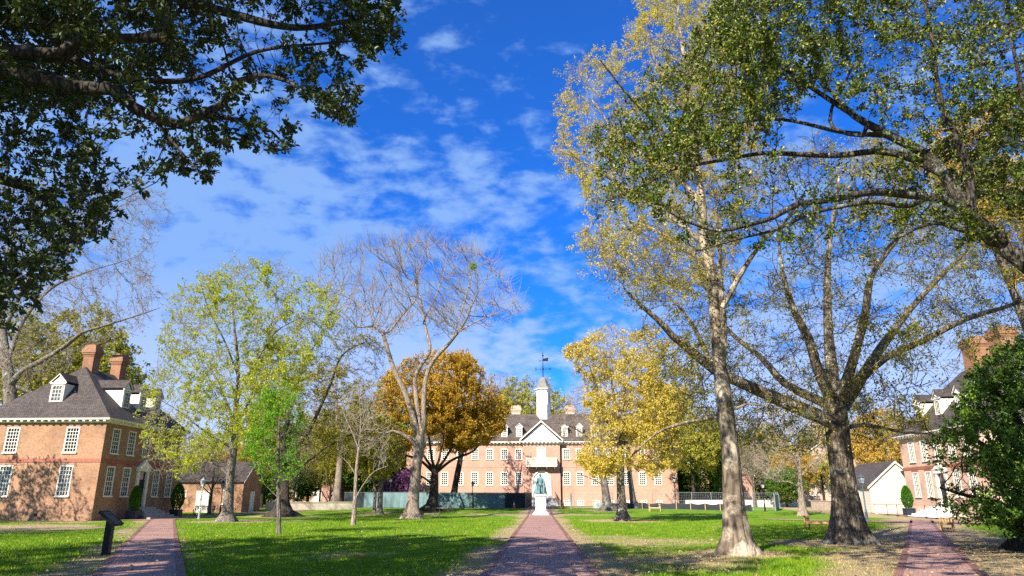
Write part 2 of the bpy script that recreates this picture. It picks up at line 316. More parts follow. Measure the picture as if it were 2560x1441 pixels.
# ------------------------------------------------------------------ trees
def cross(a, b): return np.cross(a, b)
def nrm(a): return a/np.maximum(np.linalg.norm(a, axis=-1, keepdims=True), 1e-9)
def inpoly(px, py, P):
    P = np.array(P, float); r = np.zeros(len(px), bool); j = len(P)-1
    for i in range(len(P)):
        c = ((P[i, 1] > py) != (P[j, 1] > py)) & (px < (P[j, 0]-P[i, 0])*(py-P[i, 1])/(P[j, 1]-P[i, 1]+1e-9)+P[i, 0]); r ^= c; j = i
    return r
def cloud(poly, Y0, R, n, rng, shell=0., gap=.42):
    """points of a crown volume in loose clumps: its outline as seen from the paths' meeting point, its depth a rounded body of half depth R about Y0"""
    P = np.array(poly, float); lo, hi = P.min(0), P.max(0); acc = []; m = 0; cx, cy = (lo+hi)/2; hw, hh = (hi-lo)/2; gap = .42 if gap > 1 else gap
    while m < n:
        q = rng.uniform(lo, hi, (4*n, 2)); q = q[inpoly(q[:, 0], q[:, 1], P)]; k = len(q)
        e = np.sqrt(np.clip(1-((q[:, 0]-cx)/hw)**2*.8-((q[:, 1]-cy)/hh)**2*.25, .06, 1))
        u = rng.uniform(-1, 1, k); u = np.sign(u)*np.abs(u)**(1-.5*shell); w = at(q[:, 0], q[:, 1], Y0+u*e*R)
        if gap: w = w[vnoise3(w, R*.42, int(Y0*7) % 90)+rng.normal(size=len(w))*.05 > gap]
        acc.append(w); m += len(w)
    return np.concatenate(acc)[:n]
def ellcloud(c, r, n, rng, shell=.3):
    d = nrm(rng.normal(size=(n, 3))); t = rng.random(n)**(1/3*(1-shell*.6)); p = np.array(c)+d*t[:, None]*np.array(r)
    return p
def spline(P, step):
    P = np.array(P, float); o = []
    Q = np.vstack([2*P[0]-P[1], P, 2*P[-1]-P[-2]])
    for i in range(1, len(Q)-2):
        k = max(1, int(np.linalg.norm(Q[i+1, :3]-Q[i, :3])/step)); t = np.arange(k)[:, None]/k
        a, b, c, d = Q[i-1:i+3]
        o.append(.5*(2*b+(c-a)*t+(2*a-5*b+4*c-d)*t*t+(3*b-a-3*c+d)*t**3))
    o.append(P[-1:]); o = np.vstack(o); o[:, 3] = np.maximum(o[:, 3], .012); return o
def colonize(pos, par, att, step, infl, kill, rng, iters=140, up=.05, jit=.18, cap=9000):
    N = len(pos); Pn = np.zeros((cap, 3)); Pn[:N] = pos; par = list(par)+[0]*(cap-N); cnt = np.zeros(cap, int)
    A = len(att); nd = np.full(A, 1e9); ni = np.zeros(A, int); alive = np.ones(A, bool)
    def upd(a, b):
        for s in range(a, b, 400):
            e = min(b, s+400); k = np.where(alive)[0]
            if not len(k): return
            D = np.sqrt(np.maximum(0, (att[k]**2).sum(1)[:, None]+(Pn[s:e]**2).sum(1)[None]-2*att[k]@Pn[s:e].T))
            j = D.argmin(1); d = D[np.arange(len(k)), j]; m = d < nd[k]; nd[k[m]] = d[m]; ni[k[m]] = s+j[m]
        alive[nd < kill] = False
    upd(0, N); sc = 1.
    for it in range(iters):
        m = alive & (nd < infl*sc) & (cnt[ni] < 4)
        if not m.any():
            if sc > 5 or not alive.any(): break
            sc *= 1.7; continue
        k = np.where(m)[0]; d = nrm(att[k]-Pn[ni[k]]); acc = np.zeros((N, 3)); np.add.at(acc, ni[k], d)
        idx = np.unique(ni[k]); v = nrm(acc[idx])+rng.normal(size=(len(idx), 3))*jit; v[:, 2] += up; v = nrm(v)
        if N+len(idx) > cap: break
        Pn[N:N+len(idx)] = Pn[idx]+v*step
        for a, i in enumerate(idx): par[N+a] = int(i)
        cnt[idx] += 1; N2 = N+len(idx); upd(N, N2); N = N2
    return Pn[:N].copy(), np.array(par[:N])
def rings(A, B, tA, tB, rA, rB, k, rng=None):
    def ring(p, t, r):
        ref = np.where(np.abs(t[:, 1:2]) > .93, np.array([[1., .1, .2]]), np.array([[.13, .97, .2]]))
        a = nrm(cross(t, ref)); b = cross(t, a); th = 2*np.pi*np.arange(k)/k
        return p[:, None]+(a[:, None]*np.cos(th)[None, :, None]+b[:, None]*np.sin(th)[None, :, None])*r[:, None, None]
    n = len(A); V = np.concatenate([ring(A, tA, rA), ring(B, tB, rB)], 1).reshape(-1, 3)
    base = np.arange(n)[:, None]*2*k; i = np.arange(k); j = (i+1) % k
    Fq = np.stack([base+i, base+j, base+k+j, base+k+i], -1).reshape(-1, 4)
    return V, Fq
def bigtube(P, k=14, flare=0., rng=None, bump=.06, cap=True):
    """one welded tapering tube along P (n,4); bulged, with root flare at its foot"""
    p = P[:, :3]; r = P[:, 3].copy(); t = nrm(np.gradient(p, axis=0)); n = len(P)
    ref = np.where(np.abs(t[:, 1:2]) > .93, np.array([[1., .1, .2]]), np.array([[.13, .97, .2]])); a = nrm(cross(t, ref)); b = cross(t, a)
    th = 2*np.pi*np.arange(k)/k; s = np.concatenate([[0], np.cumsum(np.linalg.norm(np.diff(p, axis=0), axis=1))])
    ph = rng.uniform(0, 6, 6) if rng is not None else np.zeros(6)
    rr = r[:, None]*(1+bump*(np.sin(3*th[None]+ph[0]+s[:, None]*.9/ max(r[0], .05)*.3)+.8*np.sin(5*th[None]+ph[1]-s[:, None]*.7)+.7*np.sin(2*th[None]+ph[2]+s[:, None]*1.7)))
    if flare:
        h = s/max(r[0], .1); fl = flare*np.exp(-h/.9)[:, None]*(1+.55*np.sin(5*th[None]+ph[3])+.25*np.sin(8*th[None]+ph[4])); rr = rr*(1+np.maximum(fl, -.1))
    V = p[:, None]+(a[:, None]*np.cos(th)[None, :, None]+b[:, None]*np.sin(th)[None, :, None])*rr[..., None]
    i = np.arange(k); j = (i+1) % k; base = np.arange(n-1)[:, None]*k
    Fq = np.stack([base+i, base+j, base+k+j, base+k+i], -1).reshape(-1, 4)
    return V.reshape(-1, 3), Fq
def join(parts):
    V = []; Fs = {}; o = 0
    for v, f in parts:
        if not len(v): continue
        V.append(v); Fs.setdefault(f.shape[1], []).append(f+o); o += len(v)
    return np.concatenate(V), [np.concatenate(x) for x in Fs.values()]
def leaf_mesh(P, D, L, w, rng, shape='diamond'):
    n = len(P); D = nrm(D); s = nrm(cross(D, nrm(rng.normal(size=(n, 3))))); up = nrm(cross(s, D)); L = L[:, None]; w = L*w
    if shape == 'diamond':
        fold = up*w*.5
        V = np.stack([P, P+D*L*.5+s*w+fold, P+D*L, P+D*L*.5-s*w+fold], 1).reshape(-1, 3)
        return V, np.arange(4*n).reshape(n, 4)
    f = up*w*.45; dr = up*L*.12
    V = np.stack([P, P+D*L*.35+s*w+f, P+D*L*.72+s*w*.8+f-dr, P+D*L-dr*2, P+D*L*.72-s*w*.8+f-dr, P+D*L*.35-s*w+f], 1).reshape(-1, 3)
    b = np.arange(n)[:, None]*6
    return V, np.concatenate([b+np.array([0, 1, 2, 3]), b+np.array([0, 3, 4, 5])])
def grow_tree(name, label, cat, base, seeds, att, bark, leaf=None, seed=1, step=.5, infl=4., kill=.8, tip=.012, expo=2.3,
              leaves=20000, lsize=.12, lw=.4, lshape='diamond', spread=.06, twigs=2, twlen=.6, twr=.006, leafthr=3.2, flare=.75, up=.05, group=None,
              lcluster=3, k0=14, maxr=.5, ring=None, jit=.18, bump=.05, seedbr=True, cap=9000, droop=0., twig=None, airy=.35, thick=1., twspread=.65):
    """seeds: list of polylines of (x,y,z,r) in world space, the first one the trunk; att: points its branches grow towards"""
    rng = np.random.default_rng(seed); base = np.array(base, float); B4 = np.append(base, 0)
    att = np.asarray(att)-base; S = [spline((np.array(s, float)-B4)*np.array([1, 1, 1, thick]), step) for s in seeds]
    pos = []; par = []; sr = []
    for s in S:
        o = sum(len(p) for p in pos); link_to = 0
        if pos: link_to = int(np.linalg.norm(np.concatenate(pos)-s[0, :3], axis=1).argmin())
        pos.append(s[:, :3]); sr.append(s[:, 3]); par += [link_to]+list(range(o, o+len(s)-1))
    pos = np.concatenate(pos); sr = np.concatenate(sr); n0 = len(pos)
    P, par = colonize(pos, par, att, step, infl, kill, rng, up=up, jit=jit, cap=cap)
    N = len(P); q = np.zeros(N); nch = np.zeros(N, int); np.add.at(nch, par[1:], 1); r = np.zeros(N)
    for i in range(N-1, 0, -1):
        v = q[i] if q[i] > 0 else tip**expo
        r[i] = v**(1/expo)
        if i >= n0 or True: q[par[i]] += v if i >= n0 or par[i] != i else 0
    r[:n0] = sr
    for i in range(n0, N): r[i] = min(r[i], r[par[i]]*.85, maxr)
    r = np.maximum(r, tip*.8)
    t = nrm(P-P[par]); t[0] = (0, 0, 1)
    main = np.zeros(N, int)-1; bestr = np.zeros(N)
    for i in range(n0, N):
        if par[i] >= n0 and r[i] > bestr[par[i]]: bestr[par[i]] = r[i]; main[par[i]] = i
    tt = t.copy(); hasm = main >= 0; tt[hasm] = nrm(t[hasm]+t[main[hasm]])
    g_ = np.arange(n0, N); ism = (main[par[g_]] == g_); tA = np.where(ism[:, None], tt[par[g_]], t[g_]); rA = np.where(ism, r[par[g_]], np.minimum(r[g_]*1.25, r[par[g_]]))
    root = empty(name, base, 0, label, cat, group)
    parts = [bigtube(s, k0 if i == 0 else max(7, k0-4), flare if i == 0 else 0, rng, bump) for i, s in enumerate(S)]
    V, Fq = join(parts); link('trunk', mesh_np('trunk', V, Fq, [bark], True), root)
    br = []
    for lo, hi, k in ((.07, 9, 7), (.03, .07, 5), (0, .03, 3)):
        m = (r[g_] >= lo) & (r[g_] < hi)
        if m.any(): br.append(rings(P[par[g_[m]]], P[g_[m]], tA[m], tt[g_[m]], rA[m], r[g_[m]], k))
    fine = g_[r[g_] < tip*leafthr]
    tw_p = np.zeros((0, 3)); tw_d = tw_p
    if twigs and len(fine):
        f = np.repeat(fine, twigs); d = nrm(tt[f]*.7+rng.normal(size=(len(f), 3))*twspread+np.array([0, 0, up*2-droop])); L = twlen*rng.uniform(.45, 1.2, len(f))
        a = P[f]; mid = a+d*(L*.5)[:, None]; d2 = nrm(d+rng.normal(size=d.shape)*.5*twspread+np.array([0, 0, up*3-droop*1.3])); e = mid+d2*(L*.5)[:, None]
        w = np.full(len(f), twr)
        br.append(rings(a, mid, d, d, w*1.2, w, 3)); br.append(rings(mid, e, d2, d2, w, w*.5, 3))
        tw_p = np.concatenate([a*.4+mid*.6, mid, mid*.5+e*.5, e]); tw_d = np.concatenate([d, d2, d2, d2])
    if br: V, Fq = join(br); link('branches', mesh_np('branches', V, Fq, [twig or bark], True), root)
    if leaf and len(tw_p):
        wt = np.clip(vnoise3(tw_p+base, max(lsize*9, .9), seed)*.65+vnoise3(tw_p+base, max(lsize*22, 2.2), seed+1)*.75-airy, .02, 1)**1.6
        c = rng.choice(len(tw_p), max(1, leaves//lcluster), p=wt/wt.sum()); c = np.repeat(c, lcluster)
        p = tw_p[c]+rng.normal(size=(len(c), 3))*spread; d = tw_d[c]*.7+rng.normal(size=(len(c), 3))*.75+np.array([0, 0, -droop])
        V, Fq = leaf_mesh(p, d, lsize*rng.uniform(.6, 1.25, len(c)), lw, rng, lshape)
        link('crown', mesh_np('crown', V, [Fq], [leaf], False), root)
    if ring: TREEBASE.append((base[0], base[1], ring))
    return root
def pl(pts, Y, r, dy=0.):
    """polyline of (px,py) at depth Y..Y+dy with radius r[0]..r[1] (or a list)"""
    n = len(pts); rr = np.linspace(r[0], r[1], n) if len(r) == 2 else np.array(r); yy = Y+np.linspace(0, 1, n)*dy
    return np.column_stack([np.array([at(a, b, y) for (a, b), y in zip(pts, yy)]), rr])
def ground_start(px, py):
    b = gp(px, py); return np.array(b)
# ------------------------------------------------------------------ ground, lawn, paths
LEAFRING = [(-23.6, 54.7, 2.6), (-11.3, 64.4, 1.5), (6.4, 57.9, 2.6), (11.7, 28.6, 2.3), (6.06, 23.3, 1.2), (-25, 70, 3.), (-13.3, 90, 2.), (8.1, 88, 2.2), (16, 25.5, 2.2), (-17.8, 80, 1.4)]
TREEBASE += LEAFRING
def ground():
    m, q = mat('far_ground'); t = q.n('ShaderNodeTexCoord'); no = q.n('ShaderNodeTexNoise', Vector=(t, 'Object'), Scale=.08, Detail=8.)
    r = q.ramp((no, 0), [(.35, (.05, .09, .025)), (.65, (.16, .14, .07))]); out(q, q.n('ShaderNodeBsdfPrincipled', Base_Color=(r, 0), Roughness=.95))
    ys = [-900, -40, 0, 60]+list(range(66, 112, 4))+[112, 200, 900]; xs = [-900, -70, 70, 900]
    V = [(x, y, float(gz(y))-.06) for y in ys for x in xs]; Fq = [(j*4+i, j*4+i+1, j*4+i+5, j*4+i+4) for j in range(len(ys)-1) for i in range(3)]
    tag(link('ground', mesh_np('ground', V, [np.array(Fq)], [m])), kind='structure')
ground()
def lawnmat(name, blade):
    m, q = mat(name); t = q.n('ShaderNodeTexCoord'); a = q.n('ShaderNodeAttribute', dict(attribute_name='dry'))
    n1 = q.n('ShaderNodeTexNoise', Vector=(t, 'Object'), Scale=1.3, Detail=8., Roughness=.7); n2 = q.n('ShaderNodeTexNoise', Vector=(t, 'Object'), Scale=24., Detail=4., Roughness=.7)
    gr = q.ramp((n1, 0), [(.3, (.055, .17, .006)), (.5, (.14, .28, .010)), (.7, (.32, .36, .022))]); dr = q.ramp((n2, 0), [(.3, (.32, .23, .115)), (.7, (.60, .46, .265))])
    s = q.n('ShaderNodeMath', dict(operation='MULTIPLY_ADD'), i0=(n2, 0), i1=.5, i2=-.25); s = q.n('ShaderNodeMath', dict(operation='ADD', use_clamp=True), i0=(s, 0), i1=(a, 'Fac'))
    c = q.mix((s, 0), (gr, 0), (dr, 0))
    if blade:
        gm = q.n('ShaderNodeNewGeometry'); rr = q.ramp((gm, 'Random Per Island'), [(0, (.75, .8, .6)), (.8, (1.25, 1.2, 1.)), (1, (1.9, 1.6, 1.6))]); c = q.mix(1., c, (rr, 0), 'MULTIPLY')
        b = q.n('ShaderNodeBsdfPrincipled', Base_Color=c, Roughness=.8, Specular_IOR_Level=.04); tr = q.n('ShaderNodeBsdfTranslucent', Color=c)
        out(q, q.n('ShaderNodeMixShader', i0=.35, i1=(b, 0), i2=(tr, 0)))
    else:
        r3 = q.ramp((n2, 0), [(.3, (.6, .6, .6)), (.7, (1, 1, 1))]); c = q.mix(1., c, (r3, 0), 'MULTIPLY')
        bp = q.n('ShaderNodeBump', Strength=1., Distance=.06, Height=(n2, 0)); out(q, q.n('ShaderNodeBsdfPrincipled', Base_Color=c, Roughness=.9, Specular_IOR_Level=.1, Normal=(bp, 0)))
    return m
xs = np.arange(-64, 64.1, .5); ys = np.concatenate([np.arange(-6, 60, .4), np.arange(60, 135, .8)])
X, Y = np.meshgrid(xs, ys); H = gz(Y)+.05*(fbm(X, Y, 7, 21)-.5)*sst(1.2, 3., np.abs(X)); nx = len(xs); idx = np.arange(len(ys)*nx).reshape(len(ys), nx)
Fq = np.stack([idx[:-1, :-1], idx[:-1, 1:], idx[1:, 1:], idx[1:, :-1]], -1).reshape(-1, 4)
tag(link('lawn', mesh_np('lawn', np.stack([X, Y, H], -1).reshape(-1, 3), [Fq], [lawnmat('lawn_soil', False)], True, dict(dry=dryness(X, Y).ravel()))), kind='structure')
def strip(name, left, right, z, m, kerb=.2):
    """brick walk between two edge lines (lists of x,y), its edge course laid lengthwise"""
    L, R = np.array(left, float), np.array(right, float); n = len(L); c = nrm(R-L)
    mb_v, mb_f, uv, mi = [], [], [], []
    s = np.concatenate([[0], np.cumsum(np.linalg.norm(np.diff((L+R)/2, axis=0), axis=1))])
    def band(a, b, dz, mid, swap):
        o = len(mb_v)
        for i in range(n):
            for p, w in ((a[i], 0.), (b[i], float(np.linalg.norm(b[i]-a[i])))): mb_v.append((p[0], p[1], float(gz(p[1]))+z+dz)); uv.append((w, s[i]))
        for i in range(n-1): mb_f.append((o+2*i, o+2*i+1, o+2*i+3, o+2*i+2)); mi.append(mid)
    band(L+c*kerb, R-c*kerb, 0, 0, 0); band(L, L+c*kerb, .006, 1, 1); band(R-c*kerb, R, .006, 1, 1)
    me = mesh_np(name, mb_v, [np.array(mb_f)], [m, KERB], False, None, mi); u = me.uv_layers.new(name='UVMap').data
    for l in me.loops: u[l.index].uv = uv[l.vertex_index]
    tag(link(name, me), kind='structure')
yy = np.concatenate([np.arange(5, 64, 1.), np.arange(64, 110, 2.)])
strip('brick_path', [(-1.32, y) for y in yy], [(1.32, y) for y in yy], .034, PAVE)
yy = np.arange(6, 62.1, 1.); sm = lambda T, y: [(float(np.interp(q, *T)+.25*(np.interp(q+3, *T)+np.interp(q-3, *T)-2*np.interp(q, *T))), q) for q in y]
strip('brick_path', sm(PL, yy), sm(PR, yy), .034, PAVE); strip('brick_path', sm(QL, yy), sm(QR, yy), .034, PAVE)
strip('brick_pavement', [(-35.4, 57.5), (-34.2, 66), (-32.5, 76), (-30, 90), (-27, 100)], [(-30.6, 58.6), (-30.6, 66), (-30, 76), (-27.6, 90), (-25, 100)], .028, PAVE)
strip('brick_pavement', [(18, 62), (22, 56.5), (27, 52.5), (34, 49), (46, 46)], [(20, 64), (24, 60), (30, 57), (36.5, 54), (46, 50)][::1], .040, PAVE)
strip('brick_pavement', [(33, 52), (34, 60), (35, 70), (36, 82)], [(37.4, 52), (37.6, 60), (37.8, 70), (38, 82)], .022, PAVE)
strip('brick_pavement', [(-9, 108.2), (-4, 108.2), (4, 108.2), (9, 108.2)], [(-9, 105.6), (-4, 105.2), (4, 105.2), (9, 105.6)], .046, PAVE)
def grass():
    rng = np.random.default_rng(5); n = 330000
    r = 14.5*(64/14.5)**(rng.random(n)**1.0); th = rng.uniform(-.78, .78, n)-YAW; x = r*np.sin(th); y = r*np.cos(th)
    k = ~on_path(x, y, .02-.16*np.clip(fbm(x, y, .8, 41)-.42, 0, 1)*3); x, y, r = x[k], y[k], r[k]; d = dryness(x, y); k = rng.random(len(x)) > d*.72; x, y, r, d = x[k], y[k], r[k], d[k]; n = len(x)
    h = rng.uniform(.035, .085, n)*(1+r*.006)*(1-.45*d); w = .0038*(r/14.5)**.8+.004; a = rng.uniform(0, 6.28, n); z = gz(y)
    bx, by = np.cos(a)*w, np.sin(a)*w; lx, ly = rng.normal(size=(2, n))*h*.45
    V = np.stack([np.stack([x-bx, y-by, z-.01], -1), np.stack([x+bx, y+by, z-.01], -1), np.stack([x+lx, y+ly, z+h], -1)], 1).reshape(-1, 3)
    tag(link('grass', mesh_np('grass', V, [np.arange(3*n).reshape(n, 3)], [lawnmat('grass_blade', True)], False, dict(dry=np.repeat(np.clip(d+rng.normal(size=n)*.12, 0, 1), 3)))),
        'short spring lawn grass with worn dry patches', 'grass', kind='stuff')
grass()

def litter():
    rng = np.random.default_rng(15); n = 5200; r = 14.5*(60/14.5)**rng.random(n); th = rng.uniform(-.78, .78, n)-YAW; x, y = r*np.sin(th), r*np.cos(th); k = fbm(x, y, 3., 51) > .47; x, y = x[k], y[k]; n = len(x)
    D = rng.normal(size=(n, 3)); D[:, 2] *= .25; P = np.stack([x, y, gz(y)+.05+.02*rng.random(n)], -1); V, Fq = leaf_mesh(P, D, rng.uniform(.05, .11, n), .3, rng)
    tag(link('leaf_litter', mesh_np('leaf_litter', V, [Fq], [leafmat('dead_leaf', [(.30, .19, .09), (.42, .30, .16), (.22, .13, .07), (.5, .4, .25)], .7, .15)])), 'dead brown leaves strewn over lawn and brick walks', 'leaves', kind='stuff')
LITTER = litter
# ------------------------------------------------------------------ windows, dormers, houses
WCACHE = {}
def window(parent, loc, rz, w, h, cols, rows, fr=.1, mu=.035, glass=None, sill=True, label=None):
    key = (w, h, cols, rows, fr, mu, (glass or PANE).name)
    if key not in WCACHE:
        f = MB(); a = w/2; y0, y1 = -.035, .09
        f.box(-a, -a+fr, y0, y1, 0, h); f.box(a-fr, a, y0, y1, 0, h); f.box(-a+fr, a-fr, y0, y1, h-fr, h); f.box(-a+fr, a-fr, y0, y1, 0, fr*.7)
        if sill: f.box(-a-.06, a+.06, -.11, -.0355, -.07, .035)
        gw, gh, z0 = (w-2*fr), (h-fr*1.7), fr*.7
        for i in range(1, cols): x = -a+fr+gw*i/cols; f.box(x-mu/2, x+mu/2, .0, .05, z0, z0+gh)
        for j in range(1, rows):
            z = z0+gh*j/rows; t = mu*1.5 if j == rows//2 else mu; f.box(-a+fr, a-fr, -.003, .047, z-t/2, z+t/2)
        p = MB(); p.face([(-a+fr*.5, .06, .02), (a-fr*.5, .06, .02), (a-fr*.5, .06, h-.02), (-a+fr*.5, .06, h-.02)])
        WCACHE[key] = (f.mesh('window', WHITE), p.mesh('pane', glass or PANE))
    fm, pm = WCACHE[key]; o = link('window', fm, parent, loc); o.rotation_euler = (0, 0, rz); link('pane', pm, o)
    if label: o['label'] = label
    return o
DCACHE = {}
def dormer(parent, loc, rz, w=1.15, h=1.55, peak=.75, depth=2.6, cols=3, rows=4, mu=.035, ped=True):
    """front faces local -y; white cheeks, gabled shingle roof, its own sash window"""
    key = (w, h, peak, depth, cols, rows, mu)
    if key not in DCACHE:
        f = MB(); a = w/2
        f.face([(-a, 0, -.3), (-a, 0, h), (-a, depth, h), (-a, depth, -.3)][::-1]); f.face([(a, 0, -.3), (a, 0, h), (a, depth, h), (a, depth, -.3)])
        f.face([(-a, 0, -.3), (a, 0, -.3), (a, 0, h), (0, 0, h+peak-.1), (-a, 0, h)])
        f.box(-a-.08, a+.08, -.10, -.002, h-.06, h+.07)
        for sx in (-1, 1): f.hexa([(sx*(a+.16), -.12, h+.0), (sx*(a+.16), -.02, h+.0), (0, -.02, h+peak+.0), (0, -.12, h+peak), (sx*(a+.16), -.12, h+.1), (sx*(a+.16), -.02, h+.1), (0, -.02, h+peak+.12), (0, -.12, h+peak+.12)])
        r = MB()
        for sx in (-1, 1): r.hexa([(sx*(a+.18), -.16, h+.105), (0, -.16, h+peak+.125), (0, depth+.6, h+peak+.125), (sx*(a+.18), depth+.6, h+.105), (sx*(a+.18), -.16, h+.175), (0, -.16, h+peak+.2), (0, depth+.6, h+peak+.2), (sx*(a+.18), depth+.6, h+.175)])
        s = MB(); fr = .09; y = -.03; ww = a-.1; hh = h-.14
        s.box(-ww, -ww+fr, y-.03, y+.028, 0, hh); s.box(ww-fr, ww, y-.03, y+.028, 0, hh); s.box(-ww+fr, ww-fr, y-.03, y+.028, hh-fr, hh); s.box(-ww+fr, ww-fr, y-.03, y+.028, 0, fr)
        for i in range(1, cols): x = -ww+fr+2*(ww-fr)*i/cols; s.box(x-mu/2, x+mu/2, y-.012, y+.02, fr, hh-fr)
        for j in range(1, rows): z = fr+(hh-2*fr)*j/rows; s.box(-ww+fr, ww-fr, y-.015, y+.017, z-mu/2, z+mu/2)
        s.face([(-ww+fr, y+.022, fr), (ww-fr, y+.022, fr), (ww-fr, y+.022, hh-fr), (-ww+fr, y+.022, hh-fr)], 1)
        DCACHE[key] = (f.mesh('dormer', WHITE), r.mesh('dormer_roof', SHING), s.mesh('window', [WHITE, CURTAIN]))
    a, b, c = DCACHE[key]; o = link('dormer', a, parent, loc); o.rotation_euler = (0, 0, rz); link('dormer_roof', b, o); link('window', c, o); return o
def hip(mb, x0, x1, y0, y1, z0, ra, rb, zr, m=0):
    """hip roof with ridge from ra to rb (x,y); eaves edge thickness"""
    A, B, Cc, D = (x0, y0, z0), (x1, y0, z0), (x1, y1, z0), (x0, y1, z0); a, b = (*ra, zr), (*rb, zr)
    mb.face([A, B, b, a], m); mb.face([B, Cc, b], m); mb.face([Cc, D, a, b], m); mb.face([D, A, a], m); mb.face([D, Cc, B, A], m)
def chimney(parent, x, y, z0, z1, w, d, m):
    c = MB(); c.box(x-w/2, x+w/2, y-d/2, y+d/2, z0, z1-.95)
    for i, (g_, h) in enumerate(((.05, .14), (.11, .14), (.17, .3), (.10, .14), (.04, .23))):
        z = z1-.95+sum((.14, .14, .3, .14, .23)[:i]); c.box(x-w/2-g_, x+w/2+g_, y-d/2-g_, y+d/2+g_, z, z+h)
    c.box(x-w/2+.15, x+w/2-.15, y-d/2+.15, y+d/2-.15, z1, z1+.12)
    o = c.build('chimney', m, parent); f = MB(); f.frus(w*.52, w*.52, z0-.2, z0+.35); 
    return o
def cornice(parent, x0, x1, y0, y1, z0, z1, ov=.45, step=.55, sides='fbl r'):
    """white box cornice with modillion blocks round a rectangle"""
    c = MB(); zt = z1-.16
    c.box(x0-ov, x1+ov, y0-ov, y1+ov, zt, z1); c.box(x0-.14, x1+.14, y0-.14, y1+.14, z0, z0+.1); c.box(x0-.06, x1+.06, y0-.06, y1+.06, z0+.1, zt-.001)
    n = int((x1-x0)/step)
    for i in range(n+1):
        x = x0+(x1-x0)*i/n
        for s, yy_ in ((-1, y0), (1, y1)): a, b = sorted((yy_+s*.062, yy_+s*(ov-.06))); c.box(x-.09, x+.09, a, b, zt-.14, zt-.002)
    n = int((y1-y0)/step)
    for i in range(n+1):
        y = y0+(y1-y0)*i/n
        for s, xx in ((-1, x0), (1, x1)): a, b = sorted((xx+s*.062, xx+s*(ov-.06))); c.box(a, b, y-.09, y+.09, zt-.14, zt-.002)
    return c.build('cornice', WHITE, parent)
def brick_house(name, label, loc, rz, L, D, mt, bays, endbays, ridge_z, ridge_h, chim, dorm_f, dorm_e, eave=7.95, glass_end=None, base_win=False):
    """five-bay house; facade along local x at y=0 facing -y, ends at x=-L/2 and L/2"""
    h = empty(name, loc, rz, label, 'house'); a = L/2; ZL, HL, ZU, HU, WW = 1.85, 2.4, 5.25, 2.05, 1.12
    wins = lambda cs: [(c-WW/2, c+WW/2, ZL, ZL+HL) for c in cs]+[(c-WW/2, c+WW/2, ZU, ZU+HU) for c in cs]
    door = (a-.75, a+.75, 1.02, 4.0)
    w = MB()
    fops = [q for q in wins([a+b for b in bays if abs(b) > .1])]+[(a-WW/2, a+WW/2, ZU, ZU+HU), door]
    w.wall((-a, 0, 0), (1, 0, 0), L, .9, eave-.3, fops); w.wall((a, 0, 0), (0, 1, 0), D, .9, eave-.3, wins([D/2+e for e in endbays])); w.wall((a, D, 0), (-1, 0, 0), L, .9, eave-.3, []); w.wall((-a, D, 0), (0, -1, 0), D, .9, eave-.3, wins([D/2-e for e in endbays]))
    w.build('wall', mt, h)
    p = MB(); e = .05; p.wall((-a-e, -e, 0), (1, 0, 0), L+2*e, -.4, .86); p.wall((a+e, -e, 0), (0, 1, 0), D+2*e, -.4, .86); p.wall((a+e, D+e, 0), (-1, 0, 0), L+2*e, -.4, .86); p.wall((-a-e, D+e, 0), (0, -1, 0), D+2*e, -.4, .86)
    P8 = lambda q, z: [(-a-q, -q, z), (a+q, -q, z), (a+q, D+q, z), (-a-q, D+q, z)]
    for i in range(4): p.face([P8(e, .86)[i], P8(e, .86)[(i+1) % 4], P8(0, .905)[(i+1) % 4], P8(0, .905)[i]])
    p.build('plinth', mt, h)
    b = MB(); b.box(-a-.04, a+.04, -.04, 0.02, 4.5, 4.78); b.box(-a-.04, a+.04, D-.02, D+.04, 4.5, 4.78); b.box(-a-.04, -a+.02, .021, D-.021, 4.5, 4.78); b.box(a-.02, a+.04, .021, D-.021, 4.5, 4.78)
    for c in bays:
        if abs(c) > .1: b.box(c-WW/2-.1, c+WW/2+.1, -.012, .02, ZL+HL+.001, ZL+HL+.24)
    b.build('belt_course', RUBBED, h)
    for c in bays:
        if abs(c) > .1: window(h, (c, 0, ZL), 0, WW, HL, 3, 6)
        window(h, (c, 0, ZU), 0, WW, HU, 3, 6)
    for s, r in ((1, math.pi/2), (-1, -math.pi/2)):
        for e_ in endbays:
            window(h, (s*a, D/2+s*e_*1, ZL), r, WW, HL, 4, 7, glass=glass_end); window(h, (s*a, D/2+s*e_, ZU), r, WW, HU, 4, 7)
    d = MB(); d.box(-.92, -.6, -.16, .1, 1.0, 4.0); d.box(.6, .92, -.16, .1, 1.0, 4.0); d.box(-1.0, 1.0, -.22, .1, 4.001, 4.35); d.hexa([(-1.05, -.28, 4.351), (1.05, -.28, 4.351), (1.05, .05, 4.351), (-1.05, .05, 4.351), (-.05, -.28, 4.9), (.05, -.28, 4.9), (.05, .05, 4.9), (-.05, .05, 4.9)])
    d.build('door_surround', WHITE, h)
    d = MB(); d.box(-.6, .6, .03, .09, 1.0, 3.3); d.box(-.6, .6, .03, .085, 3.301, 4.0, 1)
    for x in (-.3, .3):
        for z0, z1 in ((1.2, 2.0), (2.15, 3.15)): d.box(x-.2, x+.2, .015, .031, z0, z1)
    dd = d.build('door', [BLACK, PANE], h); k = MB(); k.lathe([(.02, 0), (.045, .03), (.045, .06), (.01, .08)], 8); ko = k.build('handle', GALV, dd, (.5, .03, 2.0)); ko.rotation_euler = (math.pi/2, 0, 0)
    s = MB()
    for i in range(6): s.box(-1.3-.28*i*.8, 1.3+.28*i*.8, -1.0-.32*i, -1.0-.32*(i-1)-(.0 if i else 0)+(.95 if i == 0 else -.001), -.2, .98-.165*i)
    s.build('steps', STONE if rz > 0 else PURE, h)
